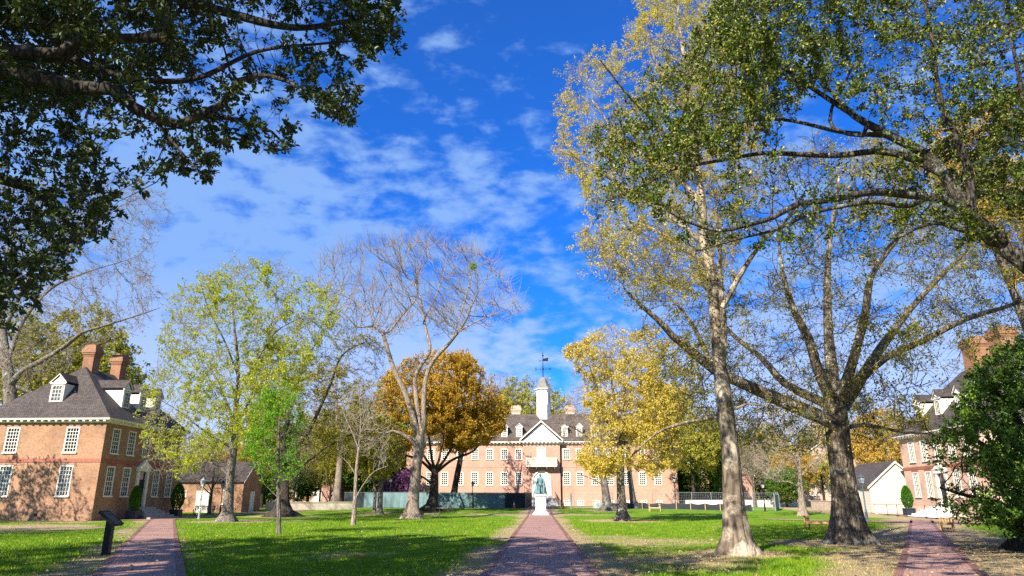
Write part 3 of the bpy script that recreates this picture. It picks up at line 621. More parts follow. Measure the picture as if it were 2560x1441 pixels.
    cornice(h, -a, a, 0, D, eave-.3, eave+.08)
    r = MB(); ov = .5; ym = D/2; hip(r, -a-ov, a+ov, -ov, D+ov, eave+.085, (-ridge_h, ym), (ridge_h, ym), ridge_z); r.build('roof', SHING, h)
    for (x, y, z0, z1, cw, cd_) in chim: chimney(h, x, y, z0, z1, cw, cd_, CHIM)
    slope_f = (ridge_z-eave)/(ym+ov)
    for x in dorm_f: dormer(h, (x, .95, eave+slope_f*1.45+.05), 0)
    slope_e = (ridge_z-eave)/(a+ov-ridge_h)
    for s, y in dorm_e:
        dormer(h, (s*(a-.75), y, eave+slope_e*1.25+.05), s*math.pi/2)
    if base_win:
        for c in bays:
            if abs(c) > .1: window(h, (c, -.052, .12), 0, 1.0, .6, 3, 2, fr=.08, sill=False)
    v = MB(); v.box(-a-.056, -a-.04, D*.42, D*.42+.3, .35, .58); v.build('air_vent', BLACK, h)
    return h
brick_house('brick_house', 'red brick house with sunlit end wall and shaded front, two corbelled chimneys', (-35.4, 63.2, 0), math.pi/2, 12.8, 10.4, BRICK,
            (-4.8, -2.45, 0, 2.45, 4.8), (-2.5, 2.5), 13.0, 2.6, [(-1.85, 5.2, 12.2, 15.0, 1.0, .95), (2.4, 5.2, 12.2, 15.0, 1.0, .95)], (-2.6, 0, 2.6), [(-1, 5.2), (1, 5.2)], glass_end=CURTAIN)
brick_house('brick_house', 'pale brick house with white steps and broad chimneys, half hidden by dark evergreen', (38.1, 70.2, 0), -math.pi/2, 14.0, 10.8, BRICKR,
            (-4.8, -2.4, 0, 2.4, 4.8), (-2.6, 2.6), 14.2, 3.0, [(-.1, 5.4, 13.2, 17.0, 2.0, 1.5), (4.2, 5.4, 12.8, 17.0, 2.0, 1.5)], (-4.2, -.4, 3.2), [(-1, 5.4), (1, 5.4)], base_win=True)

# ------------------------------------------------------------------ the long hall at the end of the walk
def hall():
    Z0 = .45; h = empty('brick_hall', (.3, 113, Z0), 0, 'long three level brick hall with white pediment, balcony and arched doorway at end of walk', 'building')
    a0, a1, D, E = -21.3, 21.0, 11.0, 9.45; PV = 2.9
    cs = [c for c in (-17.6, -15.2, -12.85, -10.45, -8.15, -5.8, -3.45+.0)]; left = [-15.2, -12.8, -10.46, -8.14, -5.82-.0, -3.44-.3]; right = [3.9, 5.95, 8.3, 10.6, 12.95, 15.6, 18.0]
    left = [-17.5, -15.2, -12.8, -10.46, -8.14, -5.82, -3.6]; WW = 1.12
    ops = lambda cs, o: [q for c in cs for q in ((c-o-WW/2, c-o+WW/2, 3.32, 5.3), (c-o-WW/2, c-o+WW/2, 7.18, 8.84), (c-o-.5, c-o+.5, .28, 1.06))]
    w = MB(); w.wall((a0, 0, 0), (1, 0, 0), -PV-a0, -.8, E, ops(left, a0)); w.wall((PV, 0, 0), (1, 0, 0), a1-PV, -.8, E, ops(right, PV))
    w.wall((-PV, -.55, 0), (1, 0, 0), 2*PV, -.8, E, [(PV-.55, PV+.55, 6.6, 8.84)]); w.face([(-PV, 0, -.8), (-PV, -.55, -.8), (-PV, -.55, E), (-PV, 0, E)]); w.face([(PV, -.55, -.8), (PV, 0, -.8), (PV, 0, E), (PV, -.55, E)])
    w.wall((a1, 0, 0), (0, 1, 0), D, -.8, E); w.wall((a1, D, 0), (-1, 0, 0), a1-a0, -.8, E); w.wall((a0, D, 0), (0, -1, 0), D, -.8, E)
    w.build('wall', BRICKW, h)
    b = MB(); b.box(a0-.03, -PV-.001, -.04, .02, 5.95, 6.22); b.box(PV+.001, a1+.03, -.04, .02, 5.95, 6.22)
    for c in left+right: b.box(c-WW/2-.08, c+WW/2+.08, -.012, .02, 5.302, 5.52)
    b.build('belt_course', RUBBED if False else BRICKW, h)
    for c in left+right:
        window(h, (c, 0, 3.32), 0, WW, 1.98, 3, 6, fr=.13, mu=.06); window(h, (c, 0, 7.18), 0, WW, 1.66, 3, 5, fr=.13, mu=.06)
        window(h, (c, 0, .28), 0, 1.0, .78, 3, 3, fr=.12, mu=.08, glass=CURTAIN, sill=False)
    # cornice, pediment, roof
    c = MB(); c.box(a0-.5, -PV-.5, -.5, D+.5, E+.32, E+.5); c.box(PV+.5, a1+.5, -.5, D+.5, E+.32, E+.5); c.box(-PV-.5, PV+.5, -1.0, D+.5, E+.32, E+.5)
    c.box(a0-.1, -PV-.1, -.1, .03, E, E+.319); c.box(PV+.1, a1+.1, -.1, .03, E, E+.319); c.box(-PV-.1, PV+.1, -.65, -.52, E, E+.319)
    for i in range(72):
        x = a0+.2+(a1-a0-.4)*i/71; y = -.55 if abs(x) < PV else 0
        c.box(x-.1, x+.1, y-.4, y-.102, E+.16, E+.318)
    c.build('cornice', WHITE, h)
    p = MB(); ap = 12.9; y = -.6; p.hexa([(-PV-.1, y, E+.502), (PV+.1, y, E+.502), (PV+.1, y+.3, E+.502), (-PV-.1, y+.3, E+.502), (-.03, y, ap-.2), (.03, y, ap-.2), (.03, y+.3, ap-.2), (-.03, y+.3, ap-.2)])
    for s in (-1, 1):
        x0, x1 = sorted((s*(PV+.5), 0)); q = [(s*(PV+.5), -1.0, E+.503), (s*(PV+.5), -.61, E+.503), (0, -.61, ap), (0, -1.0, ap), (s*(PV+.5), -1.0, E+.73), (s*(PV+.5), -.61, E+.73), (0, -.61, ap+.25), (0, -1.0, ap+.25)]; p.hexa(q)
    po = p.build('pediment', WHITE, h)
    o = MB(); o.lathe([(.56, 0), (.56, .1), (.42, .1)], 20); o.lathe([(.41, .02), (.41, .05)], 20, 1)
    for k in range(4): an = k*math.pi/4; o.bar((-.43*math.cos(an), -.43*math.sin(an), .07), (.43*math.cos(an), .43*math.sin(an), .07), .05, .05)
    o.lathe([(.13, .05), (.13, .11)], 12)
    oo = o.build('round_window', [WHITE, PANE], po, (0, -.6, 11.45)); oo.rotation_euler = (math.pi/2, 0, 0)
    r = MB(); ym = D/2; zr = 14.85; ev = E+.505
    A = lambda x, y, z: (x, y, z); hip(r, a0-.55, a1+.55, -.55, D+.55, ev, (a0+4.5, ym), (a1-4.5, ym), zr)
    for s in (-1, 1):   # cross gable roof behind the pediment
        q = [(s*(PV+.52), -.6, ev+.22), (0, -.6, ap+.26), (0, ym-1., ap+.26), (s*(PV+.52), ym-3., ev+.22)]; r.face(q if s < 0 else q[::-1])
    r.build('roof', SLATE, h)
    for x in (-3.9-.3, 4.9, -12.3, 13.4): chimney(h, x, ym+1.4, 13.2, 16.3, 1.5, 1.1, BRICKR)
    for x in (-12.9, -10.5, -8.2, -5.85, -3.5, 3.75, 6.05, 8.4, 10.7, 13.0): dormer(h, (x, .45, E+1.25), 0, .98, 1.5, .6, 2.8, 3, 4, .06)
    # balcony
    bz = 6.3; B = MB(); y0, y1 = -1.65, -.56; x = 2.38
    B.box(-x, x, y0, y1, bz-.28, bz-.05); B.box(-x-.07, x+.07, y0-.07, y1, bz-.049, bz+.02)
    for xx in (-x+.35, -.8, .8, x-.35): B.hexa([(xx-.09, y0+.2, bz-.40), (xx+.09, y0+.2, bz-.40), (xx+.09, y1, bz-.62), (xx-.09, y1, bz-.62), (xx-.09, y0+.2, bz-.285), (xx+.09, y0+.2, bz-.285), (xx+.09, y1, bz-.285), (xx-.09, y1, bz-.285)])
    bo = B.build('balcony', WHITE, h); R = MB()
    R.box(-x, x, y0, y0+.09, bz+.93, bz+1.03); R.box(-x, x, y0+.01, y0+.08, bz+.1, bz+.17)
    for s in (-1, 1): R.box(s*x-.045, s*x+.045, y0+.091, y1, bz+.93, bz+1.03); R.box(s*x-.04, s*x+.04, y0+.091, y1, bz+.1, bz+.17)
    for xx in (-x+.06, -.8, .8, x-.06): R.box(xx-.07, xx+.07, y0-.02, y0+.12, bz+.021, bz+1.1)
    for i in range(27): xx = -x+.18+(2*x-.36)*i/26; R.box(xx-.022, xx+.022, y0+.025, y0+.075, bz+.171, bz+.929)
    for s in (-1, 1):
        for i in range(7): yq = y0+.2+.14*i; R.box(s*x-.025, s*x+.025, yq-.025, yq+.025, bz+.171, bz+.929)
    R.build('railing', WHITE, bo)
    d = MB(); d.box(-.55, .55, -.5, -.44, 6.6, 8.84)
    for z0, z1 in ((6.75, 7.35), (7.5, 8.2), (8.3, 8.7)):
        for s in (-1, 1): d.box(s*.25-.17, s*.25+.17, -.515, -.501, z0, z1)
    d.box(-.68, -.551, -.6, -.44, 6.6, 8.84); d.box(.551, .68, -.6, -.44, 6.6, 8.84); d.box(-.72, .72, -.62, -.44, 8.841, 9.0)
    d.build('door', WHITE, h)
    # arched doorway
    d = MB(); rr, zs, z0 = 1.3, 4.0, 1.35; n = 16; arc = [(rr*math.cos(math.pi*i/n), zs+rr*math.sin(math.pi*i/n)) for i in range(n+1)]
    d.face([(x, -.6, z) for x, z in [(-rr, z0), (rr, z0)]+arc]); ring_ = [(rr, z0)]+arc+[(-rr, z0)]
    for (xa, za), (xb, zb) in zip(ring_, ring_[1:]):
        k = 1.13; f = lambda x, z: (x*k, max(z, zs)*0+(zs+(z-zs)*k if z > zs else z))
        (xc, zc), (xd, zd) = f(xa, za), f(xb, zb); d.hexa([(xa, -.75, za), (xa, -.551, za), (xb, -.551, zb), (xb, -.75, zb), (xc, -.75, zc), (xc, -.551, zc), (xd, -.551, zd), (xd, -.75, zd)])
    d.bar((0, -.63, z0), (0, -.63, zs), .05, .05); d.bar((-rr, -.64, zs-.05), (rr, -.64, zs-.05), .09, .08)
    for s in (-1, 1):
        for q0, q1 in ((1.5, 2.4), (2.6, 3.8)): d.box(s*.62-.42, s*.62+.42, -.625, -.601, q0, q1)
    d.build('doorway', WHITE, h)
    s = MB()
    for i in range(8): s.box(-2.1-.12*i, 2.1+.12*i, -1.9-.32*i, (-.561 if i == 0 else -1.9-.32*(i-1)-.001), -.6, 1.33-.175*i)
    s.build('steps', STONE, h)
    for sx in (-1, 1):
        R = MB(); xq = sx*2.0; top = [(xq, -1.0, 2.35), (xq, -2.0, 2.3), (xq+sx*.5, -4.0, 1.15)]
        for p0, p1 in zip(top, top[1:]):
            R.bar(p0, p1, .06); lo = lambda p: (p[0], p[1], p[2]-.85); R.bar(lo(p0), lo(p1), .035)
            for i in range(7): t = i/6; q = Vector(p0).lerp(Vector(p1), t); R.bar(q-Vector((0, 0, .95)), q, .03)
        R.build('iron_handrail', IRON, h)
    dp = MB()
    for xq in (3.02,): dp.tube([(xq, -.14, .2), (xq, -.14, 9.3)], .07, 8)
    dp.build('drainpipe', IRON, h)
    # cupola
    cp = MB(); cx, cy = .45, ym-.2; hx = lambda r, z0, z1, r1=None, m=0: cp.lathe([(r, z0), (r1 or r, z1)], 6, m, (cx, cy), 0, False)
    R0 = 1.14; hx(R0, 12.6, 18.9); hx(R0+.12, 18.55, 18.72); hx(R0+.12, 18.721, 18.9, R0+.38); hx(R0+.38, 18.901, 19.05)
    hx(R0+.05, 16.1, 16.22)
    co = cp.build('cupola', PURE, h)
    for k in range(6):
        an = math.pi/6+k*math.pi/3; l = MB(); ap_ = R0*math.cos(math.pi/6); l.box(-.36, .36, -.03, -.005, 16.5, 18.2, 1)
        for i in range(12): z = 16.56+i*.135; l.hexa([(-.33, -.09, z), (.33, -.09, z), (.33, -.031, z+.06), (-.33, -.031, z+.06), (-.33, -.09, z+.03), (.33, -.09, z+.03), (.33, -.031, z+.09), (-.33, -.031, z+.09)])
        l.box(-.40, -.34, -.1, -.004, 16.45, 18.25); l.box(.34, .40, -.1, -.004, 16.45, 18.25); l.box(-.40, .40, -.1, -.004, 18.251, 18.32); l.box(-.40, .40, -.1, -.004, 16.38, 16.449)
        lo_ = l.build('louvre', [PURE, STONE], co, (cx+ap_*math.cos(an), cy+ap_*math.sin(an), 0)); lo_.rotation_euler = (0, 0, an+math.pi/2)
    k = MB(); k.lathe([(.55, 0), (.55, .05), (.5, .06), (.5, .03)], 28)
    for i in range(12): an = i*math.pi/6; k.bar((.43*math.cos(an), .43*math.sin(an), .05), (.53*math.cos(an), .53*math.sin(an), .05), .045, .02, 1)
    k.bar((0, 0, .07), (.02, .42, .07), .04, .02, 1); k.bar((0, 0, .075), (.05, -.28, .075), .05, .02, 1); k.lathe([(.05, .04), (.05, .09)], 8, 1)
    ko = k.build('clock_face', [PURE, STONE], co, (cx, cy-R0*math.cos(math.pi/6)-.004, 15.3)); ko.rotation_euler = (math.pi/2, 0, 0)
    rf = MB(); prof = [(R0+.42, 19.051), (1.36, 19.2), (1.02, 19.5), (.82, 19.95), (.70, 20.4), (.55, 20.75), (.34, 20.95), (.12, 21.05)]
    rf.lathe(prof, 6, 0, (cx, cy), 0, False); rf.build('bell_roof', plain('weathered_shingle', (.20, .185, .155), .8, .35, 5.), co)
    # weather vane with its S and N arms
    v = MB(); v.tube([(0, 0, 20.9), (0, 0, 25.3)], [.085, .04], 8); zc = 22.45
    v.lathe([(.02, 24.62), (.13, 24.68), (.16, 24.78), (.13, 24.88), (.02, 24.94)], 10); v.lathe([(.01, 25.02), (.08, 25.08), (.09, 25.13), (.06, 25.19), (.01, 25.22)], 10)
    v.bar((-1.05, 0, zc), (1.05, 0, zc), .065); v.bar((0, -1.05, zc), (0, 1.05, zc), .04)
    for i in range(16):
        t0, t1 = i*math.pi/8, (i+1)*math.pi/8; v.bar((.42*math.cos(t0), 0, zc+.42*math.sin(t0)), (.42*math.cos(t1), 0, zc+.42*math.sin(t1)), .035)
    v.lathe([(.03, zc-.35), (.12, zc-.15), (.14, zc), (.12, zc+.15), (.03, zc+.35)], 10)
    vo = v.build('weather_vane', IRON, co, (cx, cy, 0))
    f = MB(); f.hexa([(-.02, -.02, 23.82), (.85, -.02, 23.78), (.85, .02, 23.78), (-.02, .02, 23.82), (-.02, -.02, 24.22), (.95, -.02, 24.42), (.95, .02, 24.42), (-.02, .02, 24.22)]); f.bar((-.62, 0, 23.82), (0, 0, 23.98), .06); f.bar((-.62, 0, 23.82), (-.45, 0, 23.72), .05); f.bar((-.62, 0, 23.82), (-.47, 0, 23.97), .05)
    f.bar((.8, 0, 24.0), (1.0, 0, 23.95), .05); f.build('wind_arrow', IRON, vo)
    S = [(.14, .16), (.06, .21), (-.06, .21), (-.13, .13), (-.07, .03), (.07, -.03), (.13, -.13), (.06, -.21), (-.06, -.21), (-.14, -.16)]
    l = MB()
    for p0, p1 in zip(S, S[1:]): l.bar((-1.22+p0[0], 0, zc+p0[1]), (-1.22+p1[0], 0, zc+p1[1]), .08)
    for p0, p1 in (((-.13, -.2), (-.13, .2)), ((-.13, .2), (.13, -.2)), ((.13, -.2), (.13, .2))): l.bar((1.22+p0[0], 0, zc+p0[1]), (1.22+p1[0], 0, zc+p1[1]), .08)
    l.build('lettering', IRON, vo)
hall()

# ------------------------------------------------------------------ outbuildings
def gabled(name, label, loc, rz, w, L, eave, apex, wallm, roofm, openings, base=None):
    """gable end at local y=0 facing -y, length L behind it"""
    h = empty(name, loc, rz, label, 'outbuilding'); a = w/2; m = MB()
    m.face([(-a, 0, -.3), (a, 0, -.3), (a, 0, eave), (0, 0, apex), (-a, 0, eave)]); m.face([(a, L, -.3), (-a, L, -.3), (-a, L, eave), (0, L, apex), (a, L, eave)])
    m.face([(-a, L, -.3), (-a, 0, -.3), (-a, 0, eave), (-a, L, eave)]); m.face([(a, 0, -.3), (a, L, -.3), (a, L, eave), (a, 0, eave)]); m.build('wall', wallm, h)
    r = MB(); k = (apex-eave)/a; o = .25
    for s in (-1, 1): r.hexa([(s*(a+o), -.15, eave-k*o+.02), (0, -.15, apex+.02), (0, L+.15, apex+.02), (s*(a+o), L+.15, eave-k*o+.02), (s*(a+o), -.15, eave-k*o+.12), (0, -.15, apex+.13), (0, L+.15, apex+.13), (s*(a+o), L+.15, eave-k*o+.12)])
    r.build('roof', roofm, h)
    b = MB()
    for s in (-1, 1): b.hexa([(s*(a+o), -.19, eave-k*o-.12), (s*(a+o), -.152, eave-k*o-.12), (0, -.152, apex-.12), (0, -.19, apex-.12), (s*(a+o), -.19, eave-k*o+.08), (s*(a+o), -.152, eave-k*o+.08), (0, -.152, apex+.09), (0, -.19, apex+.09)])
    b.build('bargeboard', WHITE, h)
    for kind, x, y, rz_, z, ww, hh in openings:
        if kind == 'window': window(h, (x, y, z), rz_, ww, hh, 2, 2, fr=.1, mu=.05)
        else:
            d = MB(); d.box(-ww/2, ww/2, -.06, .02, 0, hh); d.box(-ww/2-.12, -ww/2-.001, -.09, .02, 0, hh+.12); d.box(ww/2+.001, ww/2+.12, -.09, .02, 0, hh+.12); d.box(-ww/2, ww/2, -.09, .02, hh+.001, hh+.12)
            for sx in (-.25, .25):
                for q0 in (.12, .55): d.box(sx*ww-.17*ww, sx*ww+.17*ww, -.075, -.0601, q0*hh, (q0+.35)*hh)
            o_ = d.build('door', WHITE, h, (x, y, z)); o_.rotation_euler = (0, 0, rz_)
    return h
sh = gabled('clapboard_cottage', 'small white clapboard gable building with shingled roof behind the pale brick house', (39.3, 81.5, .1), 0, 6.2, 9., 2.95, 5.5, BOARD, SHING, [('window', -3.2, 3.0, -math.pi/2, 1.6, .8, 1.0), ('window', .4, 0, 0, 1.7, .7, .5)])
gabled('brick_outbuilding', 'small low brick kitchen with white door and shingled roof behind the lichened grey trunk', (-34.0, 85, .2), math.pi/2, 5.4, 8.2, 3.5, 5.6, BRICK, SHING, [('door', -2.7, 4.6, -math.pi/2, 0.0, 1.25, 2.25), ('window', -2.7, 6.9, -math.pi/2, 1.7, .7, .7), ('window', -2.7, 2.0, -math.pi/2, .9, .8, 1.6), ('door', 0, 0, 0, .0, 1.0, 2.2)])
gabled('brick_lodge', 'brick lodge glimpsed through trees left of the green screened fence', (-37.2, 116, .6), 0, 8., 10, 4.2, 7.2, BRICKW, SLATE, [('door', 1.5, 0, 0, 0, 1.1, 2.3), ('window', -1.6, 0, 0, 1.2, 1.0, 1.5)])
gabled('brick_lodge', 'tall brick building with chimney seen over the white cottage roof', (46.5, 118, .6), 0, 12., 12, 6.4, 10.5, BRICKR, SLATE, [('window', -3, 0, 0, 1.6, 1., 1.8), ('window', 0, 0, 0, 1.6, 1., 1.8)])
chimney([o for o in bpy.data.objects if o.name.startswith('brick_lodge')][-1], 0, 1.2, 9.5, 13.4, 2.2, 1.4, BRICKR)
gabled('brick_lodge', 'brick building in the wood beyond the silver wire fence', (31, 122, .6), 0, 9., 10, 5.0, 8., BRICKW, SLATE, [('window', -2.4, 0, 0, 1.4, 1., 1.6), ('window', .6, 0, 0, 1.4, 1., 1.6)])
def low_wall(name, label, a, b, z, hgt, th, m, cap=True, panels=None):
    a, b = Vector(a), Vector(b); L = (b-a).length; o = empty(name, (a.x, a.y, z), math.atan2(b.y-a.y, b.x-a.x), label, 'wall')
    w = MB(); w.box(0, L, -th/2, th/2, -.2, hgt); w.build('wall_body', m, o)
    c = MB(); c.box(-.05, L+.05, -th/2-.06, th/2+.06, hgt+.001, hgt+.09); c.build('coping', m if cap is True else cap, o)
low_wall('garden_wall', 'low pale garden wall beyond the wide dark trunk', (-33, 87), (-23.5, 92), .3, .95, .3, STUCCO)
low_wall('garden_wall', 'low plastered wall at foot of the white cottage', (35.6, 79.6), (41, 79.6), .1, 1.05, .25, STUCCO)
low_wall('garden_wall', 'long cream wall behind the silver wire fence', (20.5, 104), (36, 104), .5, .95, .3, WHITE)
low_wall('garden_wall', 'grey board garden wall between grey pale tree and cottage', (33.5, 92), (45, 90), .3, 1.1, .2, OLDWOOD)
# ------------------------------------------------------------------ monument
def statue():
    x, y = .06, 75.6; z = float(gz(y)); h = empty('statue', (x, y, z), 0, 'verdigris bronze robed figure on tall white marble pedestal in the brick walk', 'statue')
    p = MB(); p.frus(.86, .82, 0, .16); p.frus(.80, .62, .161, .34); p.frus(.58, .52, .341, .46); p.build('pedestal_base', MARBLE, h)
    p = MB(); p.frus(.55, .50, .461, .86); p.frus(.585, .585, .861, .93); p.frus(.49, .485, .931, 1.78)
    for s in (-1, 1):
        for a in range(2): p.box(-.4, .4, -.497, -.486, 1.0, 1.7) if a == 0 and s == 1 else None
        p.box(s*.49-.05, s*.49+.05, -.53, -.43, .95, 1.76)
    for q in range(7): p.bar((-.42+.14*q, -.53, .5), (-.40+.133*q, -.50, .84), .035, .03)
    p.build('pedestal_die', MARBLE, h)
    p = MB(); p.frus(.50, .56, 1.781, 1.86); p.frus(.60, .60, 1.861, 1.95); p.frus(.52, .5, 1.951, 2.02); p.build('pedestal_cap', MARBLE, h)
    # figure: legs, coat, wide mantle, arms and head melted into one body
    f = MB(); b = 2.02
    f.box(-.36, .36, -.3, .3, b, b+.05)
    f.tube([(-.14, -.10, b+.05), (-.13, -.08, b+.3), (-.12, -.03, b+.62), (-.11, 0, b+1.0)], [.085, .075, .10, .13], 10); f.tube([(.13, .04, b+.05), (.13, .05, b+.3), (.12, .04, b+.62), (.11, .02, b+1.0)], [.085, .075, .10, .13], 10)
    f.tube([(-.14, -.08, b+.07), (-.16, -.24, b+.06)], [.06, .045], 8); f.tube([(.13, .04, b+.07), (.19, -.10, b+.06)], [.06, .045], 8)
    f.lathe([(.24, b+.86), (.27, b+1.0), (.235, b+1.2), (.27, b+1.42), (.27, b+1.58), (.2, b+1.68), (.085, b+1.74), (.075, b+1.82)], 16, 0, (0, 0), 0, True, 1, .72)
    n = 28
    def mantle(lo, hi):
        R = []
        for t in np.linspace(0, 1, 9):
            zq = lo+(hi-lo)*t; r = .47*(1-t)**.8+.29*(t**.6)*.55+.13; row = []
            for i in range(n+1):
                an = -.62+(math.pi+1.24)*i/n; fold = 1+.085*math.sin(11*an+2*t)*(1-t*.7)+.05*math.sin(5*an)*(1-t); row.append((r*fold*math.cos(an)*1.02, r*fold*math.sin(an)*.74+.03, zq))
            R.append(row)
        for a, c in zip(R, R[1:]):
            for i in range(n):
                q = [a[i], a[i+1], c[i+1], c[i]]; inn = [(px*.86, py*.86, pz) for px, py, pz in q]; f.hexa([inn[0], inn[1], q[1], q[0], inn[3], inn[2], q[2], q[3]])
    mantle(b+.06, b+1.66)
    f.lathe([(.02, b+1.79), (.075, b+1.82), (.098, b+1.90), (.105, b+1.97), (.09, b+2.05), (.05, b+2.10), (.01, b+2.12)], 12, 0, (0, -.02), 0, True, .92, 1.08)
    f.tube([(0, -.12, b+1.97), (0, -.155, b+1.925), (0, -.12, b+1.905)], [.012, .022, .015], 6)
    for s in (-1, 1):
        f.lathe([(.012, b+1.90), (.022, b+1.94), (.012, b+1.98)], 6, 0, (s*.1, 0)); f.tube([(s*.085, .03, b+2.04), (s*.115, .04, b+1.95), (s*.10, .05, b+1.84), (s*.09, .06, b+1.76)], [.03, .04, .035, .02], 8)
    f.tube([(-.24, 0, b+1.58), (-.36, -.05, b+1.34), (-.40, -.16, b+1.17), (-.56, -.30, b+1.18), (-.64, -.34, b+1.17)], [.10, .095, .085, .06, .04], 10)
    for k in range(4): f.tube([(-.63-.01*k, -.345+.02*k, b+1.185-.012*k), (-.70-.012*(k % 3), -.37+.02*k, b+1.19-.02*k), (-.74, -.385+.02*k, b+1.165-.025*k)], [.015, .013, .01], 5)
    f.tube([(-.61, -.34, b+1.19), (-.63, -.37, b+1.24), (-.66, -.38, b+1.25)], [.015, .013, .01], 5)
    f.tube([(.24, 0, b+1.58), (.37, -.02, b+1.36), (.36, -.15, b+1.15), (.27, -.28, b+1.10)], [.10, .10, .085, .05], 10)
    f.tube([(.30, -.2, b+1.12), (.36, -.22, b+.8), (.35, -.18, b+.4), (.33, -.15, b+.1)], [.10, .14, .15, .14], 10); f.tube([(-.34, -.1, b+1.1), (-.36, -.1, b+.7), (-.34, -.08, b+.1)], [.09, .12, .15], 10)
    me = f.mesh('raw_figure', BRONZE); t = bpy.data.objects.new('raw_figure', me); C.collection.objects.link(t)
    md = t.modifiers.new('m', 'REMESH'); md.mode = 'VOXEL'; md.voxel_size = .018; md.use_smooth_shade = True
    dg = bpy.context.evaluated_depsgraph_get(); m2 = bpy.data.meshes.new_from_object(t.evaluated_get(dg)); m2.name = 'figure'; bpy.data.objects.remove(t)
    m2.materials.clear(); m2.materials.append(BRONZE); link('figure', m2, h)
statue()

# ------------------------------------------------------------------ street furniture
def lamp(x, y, label, hgt=3.3, m=None, group='lantern posts round the lawn'):
    m = m or DKMETAL; o = empty('street_lamp', (x, y, float(gz(y))), 0, label, 'street lamp', group); p = MB()
    p.lathe([(.13, 0), (.13, .06), (.10, .09), (.10, .75), (.075, .82), (.075, .9), (.055, .95), (.04, hgt-.75), (.06, hgt-.72), (.06, hgt-.68), (.03, hgt-.6)], 10); p.build('post', m, o)
    p.lathe; l = MB(); P = lambda h_, z: [(-h_, -h_, z), (h_, -h_, z), (h_, h_, z), (-h_, h_, z)]
    z0, z1 = hgt-.6, hgt-.18; a, b = .10, .19
    for q0, q1 in zip(P(a, z0), P(b, z1)): l.bar(q0, q1, .03)
    for q in ((a, z0), (b, z1)):
        v = P(*q)
        for i in range(4): l.bar(v[i], v[(i+1) % 4], .03)
    l.bar((0, 0, z0-.02), (0, 0, z0+.01), .14); lo = l.build('lantern', m, o)
    c = MB(); c.frus(.235, .07, z1+.016, z1+.17); c.frus(.075, .075, z1+.171, z1+.21); c.lathe([(.02, z1+.211), (.045, z1+.25), (.01, z1+.3)], 8); c.build('cap', m, lo)
    g_ = MB(); g_.frus(a-.008, b-.008, z0+.012, z1-.012); g_.build('pane', LAMPGL, lo); return o
lamp(-29.4, 62.4, 'grey lantern post standing by the left path near the shaded house', 3.35, GALV)
q = gp(549, 1291); lamp(q.x, q.y, 'dark lantern post half hidden beside the lichened grey trunk', 3.3, IRON)
lamp(-9, 97.2, 'black lantern post in front of the green screened fence', 3.4, IRON)
lamp(24.6, 56.5, 'slate grey lantern post right of the massive rough trunk', 3.4)
q = gp(1913, 1279); lamp(q.x, q.y, 'thin dark lantern post by the right end of the silver wire fence', 3.2, IRON)
lamp(17.9, 97.5, 'lantern post behind the silver wire fence below the yellow green tree', 3.9, IRON)
def globe(x, y, label):
    o = empty('globe_lamp', (x, y, float(gz(y))), 0, label, 'street lamp', 'globe lamps beyond the green fence'); p = MB(); p.lathe([(.07, 0), (.05, .3), (.04, 3.4)], 8); p.build('post', GALV, o)
    p = MB(); p.lathe([(.05, 3.401), (.17, 3.48), (.22, 3.62), (.17, 3.78), (.03, 3.84)], 12); p.build('globe', PURE, o)
globe(-22.3, 108, 'white globe lamp in front of purple blossom, near the sapling'); globe(-25.9, 109, 'white globe lamp in the dark gap left of the purple blossom')
def bench(x, y, rz, L, label, m=None):
    m = m or TEAK; o = empty('garden_bench', (x, y, float(gz(y))), rz, label, 'bench', 'backless garden benches'); a = L/2; W_ = .27
    for s in (-1, 1):
        p = MB(); e = s*(a-.05)
        for w in (-W_, W_): p.box(e-.035, e+.035, w-.035, w+.035, 0, .62)
        for i in range(6): y0, y1 = -.36+.12*i, -.36+.12*(i+1); zz_ = lambda t: .62+.11*(t/.36)**2*(1 if abs(t) < .4 else 1); p.hexa([(e-.045, y0, zz_(y0)), (e+.045, y0, zz_(y0)), (e+.045, y1, zz_(y1)), (e-.045, y1, zz_(y1)), (e-.045, y0, zz_(y0)+.05), (e+.045, y0, zz_(y0)+.05), (e+.045, y1, zz_(y1)+.05), (e-.045, y1, zz_(y1)+.05)])
        p.box(e-.025, e+.025, -W_+.036, W_-.036, .34, .41); p.box(e-.025, e+.025, -W_+.036, W_-.036, .10, .15)
        for i in range(3): yq = -.13+.13*i; p.box(e-.015, e+.015, yq-.02, yq+.02, .411, .62)
        p.build('end_frame', m, o)
    p = MB()
    for i in range(6): yq = -.25+.1*i; p.box(-a+.1, a-.1, yq-.04, yq+.04, .415, .445)
    p.build('seat', m, o); p = MB()
    for w in (-W_, W_): p.box(-a+.1, a-.1, w-.02, w+.02, .33, .414)
    p.box(-a+.1, a-.1, -.025, .025, .11, .15); p.build('rail', m, o); return o
bench(21.7, 40.3, math.atan2(38, 21)+.05, 1.7, 'teak bench seen end-on on the worn ground right of the right path')
bench(15.4, 41.2, -.75, 1.6, 'teak bench standing behind the foot of the massive rough trunk')
bench(-9.9, 65.2, .15, 2.0, 'weathered bench behind the foot of the tall bare tree', OLDWOOD)
q = gp(1105, 1279); bench(q.x, q.y, .1, 2.4, 'dark bench under the copper coloured tree', OLDWOOD)
q = gp(1637, 1279); bench(q.x, q.y, .0, 1.3, 'small pale bench alone on the lawn before the black silt cloth', STAKE)
